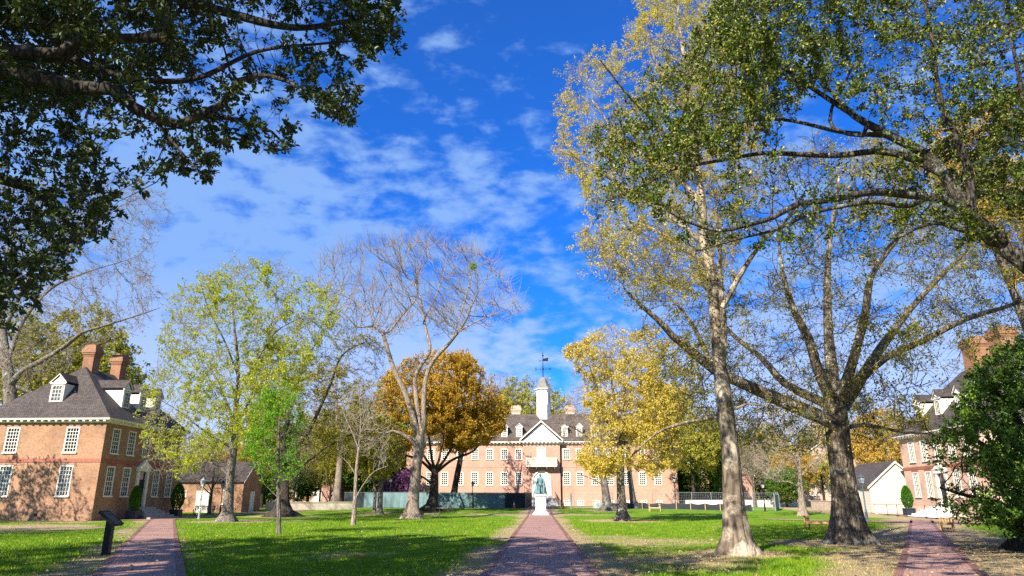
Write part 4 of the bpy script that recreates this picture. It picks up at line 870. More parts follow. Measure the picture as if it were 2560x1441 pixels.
def back_bench(x, y, rz, label):
    o = empty('back_bench', (x, y, float(gz(y))), rz, label, 'bench'); a = .95
    for s in (-1, 1): p = MB(); e = s*(a-.05); p.box(e-.03, e+.03, -.27, -.21, 0, .62); p.bar((e, .24, 0), (e, .33, .95), .06); p.box(e-.035, e+.035, -.3, .27, .621, .66); p.build('end_frame', OLDWOOD, o)
    p = MB(); [p.box(-a+.09, a-.09, -.25+.1*i-.04, -.25+.1*i+.04, .42, .45) for i in range(5)]; p.build('seat', OLDWOOD, o)
    p = MB(); [p.bar((-a+.1+.12*i, .27, .5), (-a+.1+.12*i, .32, .9), .07, .02) for i in range(16)]; p.box(-a, a, .29, .35, .90, .97); p.build('backrest', OLDWOOD, o)
q = gp(508, 1290); back_bench(q.x, q.y, .2, 'grey slatted bench with backrest behind the left lantern post')
def sign():
    o = empty('wayside_sign', (-13.2, 22.2, 0), 1.75, 'black pedestal sign with tilted panel beside the left path', 'sign'); p = MB(); p.box(-.13, .13, -.09, .09, -.05, .98); p.build('pedestal', BLACK, o)
    p = MB(); p.M = Matrix.Translation((0, 0, 1.06)) @ Matrix.Rotation(rad(38), 4, 'X'); p.M = p.M @ Matrix.Scale(.86, 4); p.box(-.36, .36, -.33, .33, -.045, .03); p.box(-.4, .4, -.37, -.331, -.06, .045); p.box(-.4, .4, .331, .37, -.06, .045); p.box(-.4, -.361, -.33, .33, -.06, .045); p.box(.361, .4, -.33, .33, -.06, .045)
    p.build('panel', BLACK, o)
sign()
def cone(px, py, label, hgt):
    q = gp(px, py); o = empty('traffic_cone', q, 0, label, 'traffic cone', 'orange cones by the hall'); p = MB(); p.box(-.19, .19, -.19, .19, 0, .035); p.build('base', ORANGE, o)
    p = MB(); r = lambda z: .15-.12*(z/hgt); zs_ = [.036, hgt*.45, hgt*.45, hgt*.72, hgt*.72, hgt]
    p.lathe([(r(zs_[0]), zs_[0]), (r(zs_[1]), zs_[1])], 12); p.lathe([(r(zs_[3]), zs_[3]), (r(hgt), hgt)], 12); p.build('cone_body', ORANGE, o)
    w = MB(); w.lathe([(r(zs_[1])+.004, zs_[1]+.001), (r(zs_[3])+.004, zs_[3]-.001)], 12); w.build('reflective_band', PURE, o)
cone(1285, 1272, 'orange cone with white band at dark end of the green screened fence', .95); cone(1409, 1272, 'orange cone in front of the basement grille right of the steps', .8)
o = MB(); o.lathe([(.10, 0), (.105, .03), (.09, .055), (.03, .06)], 10, sx=1.6); tag(o.build('valve_cover', plain('faded_orange', (.5, .14, .05), .6), None, (-5.3, 21.8, 0)), 'small faded orange cover lying in the shaded grass', 'valve cover')
def screen_fence():
    P0 = [Vector((-26.6, 98.6, 0)), Vector((-1.9, 97.0, 0)), Vector((-1.2, 104.5, 0))]; o = empty('screened_fence', (P0[0].x, P0[0].y, float(gz(98))), 0, 'long temporary fence covered with green screen cloth in front of the hall', 'fence'); b = o.location.copy()
    H_ = 1.95
    for (a, c, n) in ((P0[0], P0[1], 9), (P0[1], P0[2], 3)):
        for i in range(n):
            p, r = a.lerp(c, i/n), a.lerp(c, (i+1)/n); w = MB(); m = 10; t = (r-p)/m; nn = Vector((t.y, -t.x, 0)).normalized()
            for j in range(m):
                u, v = p+t*j, p+t*(j+1); du, dv = .05*math.sin(j*1.9+i), .05*math.sin((j+1)*1.9+i); zu = float(gz(u.y))-b.z
                w.hexa([(*((u+nn*du)-b).xy, zu+.03), (*((v+nn*dv)-b).xy, zu+.03), (*((v+nn*(dv-.02))-b).xy, zu+.03), (*((u+nn*(du-.02))-b).xy, zu+.03), (*((u+nn*du*.3)-b).xy, zu+H_), (*((v+nn*dv*.3)-b).xy, zu+H_), (*((v+nn*(dv*.3-.02))-b).xy, zu+H_), (*((u+nn*(du*.3-.02))-b).xy, zu+H_)])
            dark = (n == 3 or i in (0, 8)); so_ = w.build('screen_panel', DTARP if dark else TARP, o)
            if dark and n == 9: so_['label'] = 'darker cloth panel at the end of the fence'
            k = MB(); q = p-b; k.tube([(q.x, q.y+.06, -.3), (q.x, q.y+.06, H_+.12)], .03, 8); k.build('post', GALV, o)
        k = MB(); u, v = a-b, c-b; k.tube([(u.x, u.y+.06, H_+.06), (v.x, v.y+.06, H_+.06)], .022, 6); k.build('top_rail', GALV, o)
screen_fence()
def wire_fence():
    P0 = [Vector(v) for v in ((4.6, 99.5, 0), (17.2, 95.3, 0), (27.6, 87.3, 0), (31, 96, 0))]; o = empty('wire_fence', (P0[0].x, P0[0].y, .5), 0, 'temporary silver wire fence standing behind the black silt cloth', 'fence'); b = o.location; H_ = 2.0
    for a, c, n in ((P0[0], P0[1], 5), (P0[1], P0[2], 5), (P0[2], P0[3], 3)):
        for i in range(n):
            p, r = a.lerp(c, i/n)-b, a.lerp(c, (i+1)/n)-b; zp = float(gz(p.y+b.y))-b.z; k = MB(); k.tube([(p.x, p.y, zp-.3), (p.x, p.y, zp+H_+.05)], .035, 8); k.build('post', GALV, o)
            p.z = r.z = zp; w = MB(); d = (r-p); L = d.length; m = int(L/.22)
            for z in (.08, .5*H_, H_): w.bar(p+Vector((0, 0, z)), r+Vector((0, 0, z)), .03)
            for j in range(1, m): u = p+d*j/m; w.bar(u+Vector((0, 0, .08)), u+Vector((0, 0, H_)), .008)
            for j in range(1, 10): w.bar(p+Vector((0, 0, H_*j/10)), r+Vector((0, 0, H_*j/10)), .008)
            w.build('wire_panel', GALV, o)
    g_ = MB(); p = P0[2].lerp(P0[3], .0)-b; q = P0[2].lerp(P0[3], .66)-b; g_.hexa([(p.x+.06, p.y, -.2), (q.x+.06, q.y, -.2), (q.x+.09, q.y, -.2), (p.x+.09, p.y, -.2), (p.x+.06, p.y, 1.7), (q.x+.06, q.y, 1.7), (q.x+.09, q.y, 1.7), (p.x+.09, p.y, 1.7)]); g_.build('screen_panel', TARP, o)
wire_fence()
def silt():
    P0 = [Vector(v) for v in ((7.0, 97.2, 0), (17.2, 93.2, 0), (24.8, 87.0, 0))]; o = empty('silt_fence', (7, 97.2, .5), 0, 'knee-high black silt cloth on wooden stakes along the lawn', 'fence'); b = o.location; rng = np.random.default_rng(8)
    for a, c, n in ((P0[0], P0[1], 5), (P0[1], P0[2], 5)):
        for i in range(n):
            p, r = a.lerp(c, i/n)-b, a.lerp(c, (i+1)/n)-b; w = MB(); m = 8; d = (r-p)/m; nn = Vector((d.y, -d.x, 0)).normalized()
            for j in range(m):
                sg = lambda t: .78-.16*math.sin(math.pi*t/m); u, v = p+d*j, p+d*(j+1); z = float(gz(u.y+b.y))-b.z; w.hexa([(u.x, u.y, z-.05), (v.x, v.y, z-.05), (v.x-nn.x*.015, v.y-nn.y*.015, z-.05), (u.x-nn.x*.015, u.y-nn.y*.015, z-.05), (u.x, u.y, z+sg(j)), (v.x, v.y, z+sg(j+1)), (v.x-nn.x*.015, v.y-nn.y*.015, z+sg(j+1)), (u.x-nn.x*.015, u.y-nn.y*.015, z+sg(j))])
            so_ = w.build('cloth', GALV if (n == 5 and a == P0[0] and i == 0) else SILT, o)
            if a == P0[0] and i == 0: so_['label'] = 'pale silvery stretch of cloth'
            k = MB(); q = p+nn*.05; z = float(gz(q.y+b.y))-b.z; k.hexa([(q.x-.035, q.y-.02, z-.2), (q.x+.035, q.y-.02, z-.2), (q.x+.035, q.y+.02, z-.2), (q.x-.035, q.y+.02, z-.2), (q.x-.03, q.y-.02, z+1.05+.2*rng.random()), (q.x+.04, q.y-.02, z+1.15), (q.x+.04, q.y+.02, z+1.15), (q.x-.03, q.y+.02, z+1.1)]); k.build('stake', STAKE, o)
silt()
o = MB(); o.lathe([(.30, 0), (.36, .2), (.38, .45), (.36, .7), (.30, .9), (.27, .9), (.27, .85)], 16); [o.lathe([(r_+.012, z_), (r_+.016, z_+.05)], 16, 1) for r_, z_ in ((.335, .14), (.365, .33), (.365, .55), (.335, .72))]
q = gp(1850, 1277); tag(o.build('wooden_barrel', [plain('barrel_wood', (.27, .10, .06), .6, .4, 5.), IRON], None, q), 'red brown barrel before the black silt cloth', 'barrel')
q = gp(1428, 1272); o = MB(); o.tube([(0, 0, 0), (0, 0, 1.9)], .12, 10); o.lathe([(.16, 0), (.16, .1)], 10); o.bar((.12, 0, 1.7), (.75, 0, .1), .06); tag(o.build('braced_post', GALV, None, q), 'stout grey post with brace at the start of the wire fence', 'post')

def planter(x, y, label, hgt, rad_, big=.42):
    z = float(gz(y)); o = empty('planter_box', (x, y, z), 0, label+' planter box', 'planter', 'square planters by the house steps'); p = MB(); p.frus(big-.04, big-.04, 0, .06); p.frus(big, big, .061, .62); p.frus(big+.04, big+.04, .621, .7); p.build('box_body', TOMB, o)
    s = MB(); s.frus(big-.05, big-.05, .701, .72); s.build('soil', plain('soil', (.06, .04, .03), .9), o); return z+.71
def conifer(x, y, z, hgt, r, label, seed):
    rng = np.random.default_rng(seed); o = empty('cone_shrub', (x, y, z), 0, label, 'shrub', 'clipped conical shrubs in planters'); t = MB(); t.tube([(0, 0, -.05), (0, 0, hgt*.8)], [.05, .01], 7); t.build('trunk', BK_DARK, o)
    n = 5200; u = rng.random(n)**.75; th = rng.uniform(0, 6.283, n); prof = np.minimum(1, np.sin(np.minimum(u*1.9+.42, 3.1))*1.08)*(1-u**2.2)**.5; rr = r*prof*(.72+.3*rng.random(n)**.6)
    P = np.stack([rr*np.cos(th), rr*np.sin(th), u*hgt], -1); D = np.stack([np.cos(th)*.6, np.sin(th)*.6, np.full(n, .8)], -1)+rng.normal(size=(n, 3))*.3
    V, Fq = leaf_mesh(P, D, rng.uniform(.07, .14, n), .35, rng); link('crown', mesh_np('crown', V, [Fq], [LF_CON]), o)
for x, y, hg, r, lb in ((-34.1, 60.4, 1.95, .44, 'sunlit green cone shrub nearer the corner of the shaded house'), (-34.0, 67.4, 2.3, .62, 'dark shaded cone shrub beyond the steps of the shaded house'), (36.5, 74.2, 2.1, .55, 'bright green cone shrub by the white steps of the pale house')):
    z = planter(x, y, 'black', hg, r); [o_ for o_ in bpy.data.objects if o_.name.startswith('planter_box')][-1]['label'] = 'black square planter holding the '+lb.split(' shrub')[0]+', '+lb.split('shrub ')[1].split(' of ')[0]; conifer(x, y, z, hg, r, lb, int(y))
st = None
for i, (x, y) in enumerate(((34.4, 74.2), (34.6, 72.6), (34.5, 70.6), (34.6, 67.4), (34.5, 65.4))):
    if st is None:
        st = empty('rope_stanchion', (x, y, 0.06), 0, 'thin black stanchion post with round foot in front of the white steps', 'stanchion', 'black stanchions by the white steps'); p = MB(); p.lathe([(.17, 0), (.17, .02), (.05, .05)], 12); p.build('foot', IRON, st); p = MB(); p.lathe([(.025, .04), (.025, .95), (.05, .97), (.045, 1.03), (.01, 1.06)], 8); p.build('post', IRON, st)
    else: copy_tree(st).location = (x, y, .06)
# ------------------------------------------------------------------ trees of the lawn
def R_(s): return np.random.default_rng(s)
# massive rough-barked tree right of the walk
Y0 = 28.6; b = gp(2125, 1362)
TR = lambda pts, Y, r, dy=0: pl(pts, Y, r, dy)
t4 = [TR([(2128, 1366), (2120, 1320), (2112, 1250), (2104, 1180), (2098, 1120), (2093, 1060), (2086, 1000)], Y0, [.66, .57, .50, .46, .44, .44, .43]),
      TR([(2092, 1080), (2069, 1052), (1961, 1005), (1854, 958), (1789, 927), (1730, 880), (1683, 842), (1648, 803), (1598, 760), (1560, 720)], Y0, [.30, .28, .25, .22, .19, .165, .14, .11, .07, .02], -3),
      TR([(1784, 923), (1765, 880), (1735, 820), (1700, 770), (1665, 735)], Y0-1, (.13, .04), 2),
      TR([(2090, 1020), (2034, 996), (1961, 958), (1901, 893), (1832, 837), (1790, 780), (1760, 700)], Y0, (.22, .03), 5),
      TR([(2086, 1010), (2060, 960), (2040, 910), (2022, 846), (1987, 781), (1961, 704), (1950, 640), (1945, 560)], Y0, (.27, .03), -2),
      TR([(2088, 1010), (2082, 950), (2073, 867), (2069, 781), (2069, 686), (2075, 600), (2090, 500), (2100, 420)], Y0+.3, (.29, .03), 3),
      TR([(2090, 1020), (2112, 970), (2142, 867), (2165, 773), (2176, 695), (2219, 630), (2262, 566), (2290, 480)], Y0+.2, (.24, .03), -3),
      TR([(2092, 1040), (2125, 990), (2176, 910), (2219, 846), (2275, 773), (2348, 695), (2413, 630), (2460, 560)], Y0, (.28, .03), 2),
      TR([(2110, 1010), (2150, 950), (2215, 893), (2305, 854), (2413, 798), (2499, 773), (2610, 735), (2700, 720)], Y0, (.19, .03), -4),
      TR([(2100, 1075), (2160, 1062), (2250, 1080), (2330, 1085)], Y0, (.10, .03), -3)]
a4 = cloud([(1560, 640), (1700, 560), (1850, 420), (2050, 330), (2300, 350), (2560, 420), (2750, 600), (2650, 790), (2400, 900), (2330, 1090), (2200, 1130), (2130, 1080), (2000, 1140), (1850, 1110), (1700, 1060), (1640, 900), (1570, 800)], Y0+1, 9, 3400, R_(4), .3, 60); a4 = np.concatenate([a4, cloud([(1640, 870), (1800, 930), (2080, 1060), (2060, 1140), (1900, 1130), (1700, 1070)], 28, 5, 600, R_(45), .2, .3), cloud([(1425, 610), (1500, 570), (1640, 600), (1720, 680), (1680, 770), (1560, 750), (1470, 700)], 25.5, 3, 420, R_(44), .2, 30)])
grow_tree('rough_bark_tree', 'massive rough-barked tree with many rising limbs and sparse yellow green leaves', 'tree', b, t4, a4, BK_MOSS, LF_OLV, 4, .5, 3.5, .75, .011, leaves=60000, airy=.46, lsize=.088, lw=.36, spread=.07, twigs=4, twlen=.8, twr=.008, flare=.42, up=.02, k0=22, bump=.05, ring=None)
# tall slender smooth trunk with pale catkins
Y0 = 23.3; b = gp(1845, 1386)
t5 = [TR([(1846, 1390), (1842, 1340), (1836, 1280), (1830, 1180), (1822, 1090), (1808, 980), (1800, 920), (1793, 850), (1785, 760), (1778, 680), (1760, 600), (1757, 520), (1745, 430), (1735, 330), (1720, 200), (1700, 80), (1690, -80)], Y0, [.43, .39, .35, .29, .265, .27, .215, .20, .19, .18, .16, .135, .115, .09, .07, .05, .02]),
      TR([(1803, 935), (1808, 867), (1810, 816), (1805, 755), (1801, 686), (1798, 600), (1790, 520)], Y0, (.13, .05), -1.),
      TR([(1806, 770), (1841, 704), (1884, 635), (1918, 592), (1961, 557), (2000, 500)], Y0-.8, (.10, .03), -1),
      TR([(1796, 700), (1740, 640), (1680, 600), (1600, 560), (1520, 545)], Y0, (.10, .03), 3), TR([(1757, 520), (1700, 450), (1620, 400), (1540, 330), (1480, 250)], Y0, (.11, .03), 2),
      TR([(1735, 330), (1690, 240), (1640, 160), (1620, 60)], Y0, (.08, .02), -2), TR([(1750, 450), (1660, 330), (1580, 250), (1500, 150)], Y0, (.09, .02), -3),
      TR([(1765, 620), (1700, 560), (1560, 470), (1450, 400), (1390, 370)], Y0, (.09, .02), 4), TR([(1720, 200), (1770, 100), (1800, 0), (1830, -90)], Y0, (.07, .02), 1),
      TR([(1818, 1030), (1870, 1010), (1920, 1015)], Y0, (.05, .02), -1), TR([(1815, 1040), (1700, 1060), (1640, 1085), (1600, 1120)], Y0+.4, (.07, .02), 3)]
a5 = cloud([(1378, 400), (1390, 230), (1440, 140), (1560, 110), (1570, 40), (1640, -120), (1800, -170), (1920, 0), (1900, 500), (1850, 700), (1700, 770), (1560, 710), (1430, 650), (1440, 590), (1500, 560), (1450, 480)], Y0+1.5, 6.5, 2600, R_(5), .3, 45)
grow_tree('slender_tree', 'tall slender smooth-barked tree with patchy dark bands and pale catkins high up', 'tree', b, t5, a5, BK_TWO, LF_TASS, 5, .42, 3., .6, .008, leaves=110000, airy=.42, lsize=.068, lw=.36, spread=.05, twigs=3, twlen=.5, twr=.005, twig=TW_GREY, flare=.62, up=.12, k0=18, bump=.035, droop=.1)
# evergreen oak overhanging from the right edge
Z2 = lambda L: [(1360+x/2.058, y/2.058) for x, y in L]
t2 = [TR([(2760, 1560), (2760, 1250), (2750, 950), (2720, 780), (2640, 715), (2560, 655), (2500, 610), (2430, 545), (2361, 437), (2312, 384), (2225, 340), (2137, 291), (2089, 243), (2040, 180)], 15., [.62, .55, .5, .42, .30, .24, .22, .20, .17, .15, .13, .10, .07, .03], 1.5),
      TR([(2361, 437), (2293, 403), (2235, 384), (2186, 379), (2089, 389), (1992, 386), (1904, 384), (1822, 398), (1749, 411), (1690, 423), (1632, 452), (1570, 500)], 15.9, (.13, .02), 2),
      TR([(2507, 600), (2440, 545), (2356, 500), (2259, 486), (2176, 481), (2079, 500), (1992, 512), (1933, 544), (1865, 564), (1797, 578), (1729, 559), (1671, 530)], 15.5, (.15, .02), -2.5),
      TR([(2356, 476), (2269, 515), (2186, 505), (2040, 530), (1943, 573), (1846, 598), (1749, 627)], 15.6, (.09, .02), -1), TR([(2478, 590), (2400, 575), (2332, 559), (2235, 603), (2186, 680)], 15.4, (.08, .02), -2),
      TR([(2170, 310), (2157, 340), (2084, 321), (2079, 272), (2118, 194), (2147, 121), (2150, 20)], 16.2, (.08, .02), 1), TR([(2430, 545), (2420, 420), (2350, 250), (2330, 100), (2300, -60)], 15.6, (.15, .04), -1),
      TR([(2225, 340), (2100, 330), (1960, 300), (1840, 310), (1720, 350)], 16.3, (.09, .02), 3), TR([(2137, 291), (2000, 200), (1900, 120), (1840, 20)], 16.4, (.09, .02), 2), TR([(2560, 655), (2600, 450), (2560, 250), (2520, 60)], 15.2, (.14, .03), -2)]
pa = [(1478, 330), (1560, 220), (1700, 150), (1780, 40), (1820, -320), (2750, -320), (2750, 480), (2500, 520), (2330, 400), (2200, 250), (2060, 220), (1950, 270), (1800, 380), (1640, 480), (1560, 530), (1480, 560), (1475, 450)]
pb = [(1640, 470), (1800, 400), (2300, 420), (2560, 600), (2450, 640), (2000, 620), (1740, 650), (1640, 560)]
a2 = np.concatenate([cloud(pa, 15.6, 3.2, 3000, R_(2), .2, 38), cloud([(1480, 330), (1700, 150), (1780, 40), (1820, -100), (2100, -100), (2080, 220), (1950, 280), (1640, 480), (1490, 550)], 16.6, 2.2, 900, R_(22), .2, 30), cloud(pb, 15.5, 2., 420, R_(3), .2, 40), ellcloud((12, 10, 9), (5, 5, 3), 400, R_(9)), ellcloud((5, 6, 12), (5, 4, 1.6), 260, R_(91))])
grow_tree('evergreen_oak', 'evergreen oak reaching in from the right edge with lichened limbs and sunlit dark green leaves', 'tree', (at(2760, 1560, 15.)[0], 15., 0), t2, a2, BK_LIMB, LF_OAKR, 12, .26, 2., .36, .006, thick=.8, airy=.38, leaves=170000, lsize=.074, lw=.33, lshape='leaf', spread=.04, twigs=3, twlen=.34, twr=.004, flare=.4, up=.06, k0=16, lcluster=4, jit=.22, bump=.05)
# evergreen oak overhanging from the top left
Z1 = lambda L: [(x/1.6755, y/1.6755) for x, y in L]
Y1 = 8.6
t1 = [TR([(-1150, 1900), (-1120, 1500), (-1050, 900), (-900, 560), (-700, 380), (-420, 270), (-200, 200), (0, 173), (101, 197), (197, 221), (263, 221), (304, 230), (334, 269), (382, 292), (448, 313), (495, 292), (555, 263), (597, 203), (645, 188), (716, 203), (780, 240), (850, 275)], Y1, [.55, .52, .48, .40, .30, .22, .17, .14, .12, .11, .10, .088, .082, .075, .066, .058, .05, .042, .034, .026, .018, .01]),
      TR([(-420, 270), (-300, 170), (-150, 130), (0, 130), (155, 137), (203, 101), (286, 98), (345, 96), (403, 94)], Y1-.2, [.18, .16, .14, .125, .11, .095, .08, .072, .068], .6),
      TR([(345, 96), (375, 85), (418, 60), (460, 12), (520, -60)], Y1+.3, (.06, .02), .8), TR([(-700, 380), (-350, 380), (-120, 420), (60, 466), (120, 507), (180, 567), (240, 590)], Y1, (.14, .014), 2.5),
      TR([(-420, 270), (-250, 60), (0, -60), (300, -50), (560, 30), (740, 70), (900, 50), (970, 80)], Y1, (.15, .012), 1.2), TR([(155, 137), (300, 190), (480, 200), (640, 130), (800, 110), (930, 100)], Y1+.3, (.06, .012), 1.),
      np.array([(-15.5, 8.6, 5.5, .3), (-14, 8.5, 9, .22), (-12, 8.3, 13, .13), (-10, 8, 17, .05)]), np.array([(-14, 8.5, 9, .18), (-11, 6, 13, .1), (-8, 5, 16, .04)]), TR([(495, 292), (600, 300), (680, 330), (720, 370)], Y1+.2, (.035, .01), .3), TR([(382, 292), (420, 340), (470, 400), (520, 450)], Y1+.1, (.03, .008), -.3), TR([(-350, 380), (-200, 520), (-60, 620), (40, 700), (90, 760)], Y1+.5, (.09, .01), 2)]
pl1 = [(-500, -450), (1100, -450), (1010, -20), (1000, 95), (900, 150), (860, 235), (895, 310), (800, 290), (740, 260), (700, 300), (735, 380), (620, 380), (560, 330), (545, 400), (525, 465), (440, 430), (330, 330), (250, 270), (300, 400), (290, 470), (230, 590), (150, 690), (60, 770), (0, 825), (-500, 900)]
fr = [[(330, 330), (430, 425), (520, 472), (560, 385), (610, 335), (700, 385), (738, 385), (745, 300), (600, 330), (450, 335)], [(700, 205), (860, 225), (900, 318), (820, 300), (745, 245)], [(860, -20), (1000, -20), (1012, 100), (930, 140), (870, 70)], [(150, 520), (300, 480), (300, 560), (200, 660), (60, 780), (0, 830), (0, 600)]]
a1 = np.concatenate([cloud(p_, Y1+.2, .7, 230, R_(80+i_), .2, 0.) for i_, p_ in enumerate(fr)]+[cloud(pl1, Y1+1.5, 2.1, 3600, R_(1), .2, .34), cloud([(-300, 300), (180, 320), (300, 450), (230, 590), (60, 770), (-300, 860)], 10.9, 1.6, 700, R_(31), .2, .3), ellcloud((-7, 4.5, 8.5), (5, 4, 2.5), 600, R_(41))])
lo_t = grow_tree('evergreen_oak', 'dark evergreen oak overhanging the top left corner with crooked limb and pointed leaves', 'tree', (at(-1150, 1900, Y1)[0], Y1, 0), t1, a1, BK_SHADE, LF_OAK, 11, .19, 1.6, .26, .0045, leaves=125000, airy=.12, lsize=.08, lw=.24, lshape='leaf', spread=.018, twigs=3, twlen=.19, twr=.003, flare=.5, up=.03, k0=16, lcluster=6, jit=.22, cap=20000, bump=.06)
up_t = grow_tree('unseen_shade_crown', 'x', 'x', tuple(lo_t.location), [np.array([(-12.4, 8.6, 4.6, .4), (-13.5, 8.2, 8, .32), (-15, 7.5, 11, .2), (-17, 6.5, 14, .08)]), np.array([(-13.2, 8.3, 7, .25), (-10, 7, 10.5, .16), (-6.5, 6, 12.5, .05)]), np.array([(-13.5, 8.2, 8, .24), (-18, 10, 11, .14), (-22, 11, 13, .05)]), np.array([(-13.5, 8.2, 8, .2), (-14, 3, 12, .12), (-15, 0, 13.5, .05)])],  # unseen upper crown, added and sized to shade the foreground lawn
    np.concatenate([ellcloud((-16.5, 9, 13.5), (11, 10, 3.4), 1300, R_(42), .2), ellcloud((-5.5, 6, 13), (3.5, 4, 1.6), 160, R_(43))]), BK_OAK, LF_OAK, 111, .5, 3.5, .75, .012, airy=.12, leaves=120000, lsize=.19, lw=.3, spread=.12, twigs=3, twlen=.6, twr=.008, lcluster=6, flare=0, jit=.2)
for ch in [o for o in bpy.data.objects if o.parent == up_t]: ch.parent = lo_t; ch.name = {'trunk': 'shade_crown_limbs', 'branches': 'branches', 'crown': 'crown'}[ch.name.split('.')[0]]
bpy.data.objects.remove(up_t)
cu = MB(); cu.lathe([(.074, 0), (.07, .012)], 16); c_ = cu.build('sawn_limb_end', plain('sawn_wood', (.36, .14, .03), .8, .3, 12.), lo_t); e0, e1 = Vector(at(345, 96, Y1+.38)), Vector(at(403, 94, Y1+.4)); c_.location = e1-lo_t.location; c_.rotation_euler = (Vector(at(405, 97, Y1-.6))-e1).normalized().to_track_quat('Z', 'Y').to_euler()
# glossy dark evergreen in front of the pale house
b = Vector((16.6, 25.2, 0)); Y0 = 25.6
t3 = [TR([(2556, 1378), (2552, 1300), (2560, 1200), (2580, 1100), (2600, 1000), (2610, 900)], 25.3, (.33, .1)), TR([(2556, 1300), (2500, 1260), (2420, 1240), (2350, 1220)], 25.3, (.12, .03), -1), TR([(2560, 1200), (2500, 1140), (2420, 1090), (2360, 1070)], 25.3, (.12, .03), 1), TR([(2580, 1100), (2520, 1020), (2470, 950), (2440, 920)], 25.3, (.11, .03))]
a3 = cloud([(2325, 1150), (2345, 1090), (2385, 1040), (2400, 970), (2470, 900), (2500, 860), (2580, 830), (2850, 830), (2850, 1340), (2600, 1345), (2520, 1320), (2430, 1310), (2350, 1285), (2325, 1225), (2350, 1190)], 26, 4., 2700, R_(6), .5, .36)
grow_tree('broad_evergreen', 'glossy dark evergreen tree with low boughs standing before the pale house', 'tree', b, t3, a3, BK_DARK, LF_MAG, 6, .32, 2.2, .42, .008, leaves=66000, lsize=.115, lw=.30, lshape='leaf', spread=.06, twigs=2, twlen=.4, twr=.006, lcluster=4, flare=.7)
# golden maple beside the walk
Y0 = 57.9; b = gp(1557, 1305)
t6 = [TR([(1557, 1308), (1555, 1280), (1553, 1240), (1551, 1190), (1552, 1130), (1556, 1060), (1560, 980), (1562, 900)], Y0, [.6, .52, .48, .44, .4, .3, .2, .08]), TR([(1552, 1130), (1520, 1060), (1490, 980), (1470, 900)], Y0, (.2, .04), -2), TR([(1552, 1120), (1600, 1060), (1640, 990), (1660, 920)], Y0, (.2, .04), 2), TR([(1551, 1170), (1590, 1130), (1640, 1110), (1680, 1090)], Y0, (.14, .04), -3), TR([(1551, 1170), (1510, 1140), (1480, 1120)], Y0, (.12, .04), 3), TR([(1555, 1080), (1530, 960), (1525, 860)], Y0, (.16, .03), 3)]
pg = [(1405, 870), (1450, 860), (1480, 835), (1530, 800), (1560, 830), (1620, 820), (1690, 855), (1750, 910), (1725, 1000), (1690, 1090), (1710, 1160), (1640, 1190), (1570, 1150), (1510, 1200), (1440, 1165), (1475, 1080), (1470, 1000), (1440, 930)]
grow_tree('golden_maple', 'golden yellow blossoming maple in the lawn right of the statue', 'tree', b, t6, cloud(pg, Y0+.5, 6.5, 2600, R_(7), .3, 22), BK_GREY, LF_YEL, 7, .45, 3., .6, .012, thick=0.72, leaves=62000, lsize=.15, lw=.42, spread=.10, twigs=3, twlen=.6, twr=.010, lcluster=4, twig=TW_GREY, flare=.75, up=.1, ring=2.4)
# tall bare tree left of the statue
Y0 = 64.4; b = gp(1031, 1298)
t10 = [TR([(1030, 1300), (1031, 1275), (1036, 1230), (1042, 1160), (1048, 1110), (1050, 1085)], Y0, [.72, .64, .54, .52, .54, .46]),
       TR([(1050, 1110), (1040, 1070), (1033, 1045), (1012, 982), (988, 931), (968, 872), (957, 833)], Y0, [.40, .33, .30, .27, .25, .22, .20], -1), TR([(957, 833), (930, 816), (895, 818), (860, 785), (820, 755), (795, 730)], Y0-1, (.13, .03), -3), TR([(957, 833), (973, 830), (1004, 790), (1039, 750), (1043, 720), (1020, 690), (1000, 640)], Y0-1, (.15, .03), 2),
       TR([(945, 815), (915, 775), (870, 740), (840, 690)], Y0-1, (.10, .02), 3), TR([(1050, 1090), (1045, 1040), (1040, 985), (1040, 935), (1074, 880), (1070, 845), (1063, 818), (1055, 771), (1050, 740)], Y0, [.34, .28, .25, .22, .20, .18, .16, .13, .10], 2), TR([(1041, 940), (1030, 912), (1026, 898)], Y0+1, (.10, .06)),
       TR([(1060, 800), (1090, 740), (1110, 680), (1120, 630)], Y0+2, (.10, .02), 2), TR([(1055, 771), (1020, 740), (1000, 720)], Y0+2, (.08, .02), 3), TR([(1052, 1090), (1060, 1060), (1059, 1021), (1064, 951), (1082, 904), (1121, 861), (1145, 830), (1164, 802), (1176, 771), (1200, 720)], Y0, [.34, .30, .27, .24, .22, .18, .16, .13, .10, .04], -2),
       TR([(1145, 830), (1200, 800), (1250, 780), (1290, 760)], Y0-2, (.09, .02), -2), TR([(1130, 850), (1160, 760), (1180, 680), (1200, 640)], Y0-2, (.09, .02), 3), TR([(1045, 1118), (1025, 1098), (1004, 1085), (981, 1078), (960, 1086), (949, 1080)], Y0, (.24, .10), -2)]
p10 = [(795, 640), (860, 610), (950, 600), (1080, 588), (1180, 612), (1250, 660), (1305, 740), (1320, 790), (1260, 825), (1180, 850), (1100, 850), (1060, 800), (980, 850), (900, 850), (820, 800), (785, 730)]
bt = grow_tree('bare_tree', 'tall bare forked tree left of the statue with rounded twiggy crown', 'tree', b, t10, cloud(p10, Y0, 6.5, 1150, R_(10), .4, .30), BK_PALE, None, 10, .55, 4., .95, .028, thick=0.86, twspread=.34, leaves=0, twigs=2, twlen=2.1, twr=.016, twig=TW_BARE, flare=.62, up=.16, jit=.07, leafthr=3.4, k0=16)
mi = np.random.default_rng(3); c_ = np.repeat(np.array([at(1183, 667, Y0-2)])-np.array(b), 260, 0)+mi.normal(size=(260, 3))*.15; V, Fq = leaf_mesh(c_, mi.normal(size=(260, 3)), np.full(260, .16), .4, mi); link('mistletoe_foliage', mesh_np('mistletoe_foliage', V, [Fq], [LF_BRT]), bt)
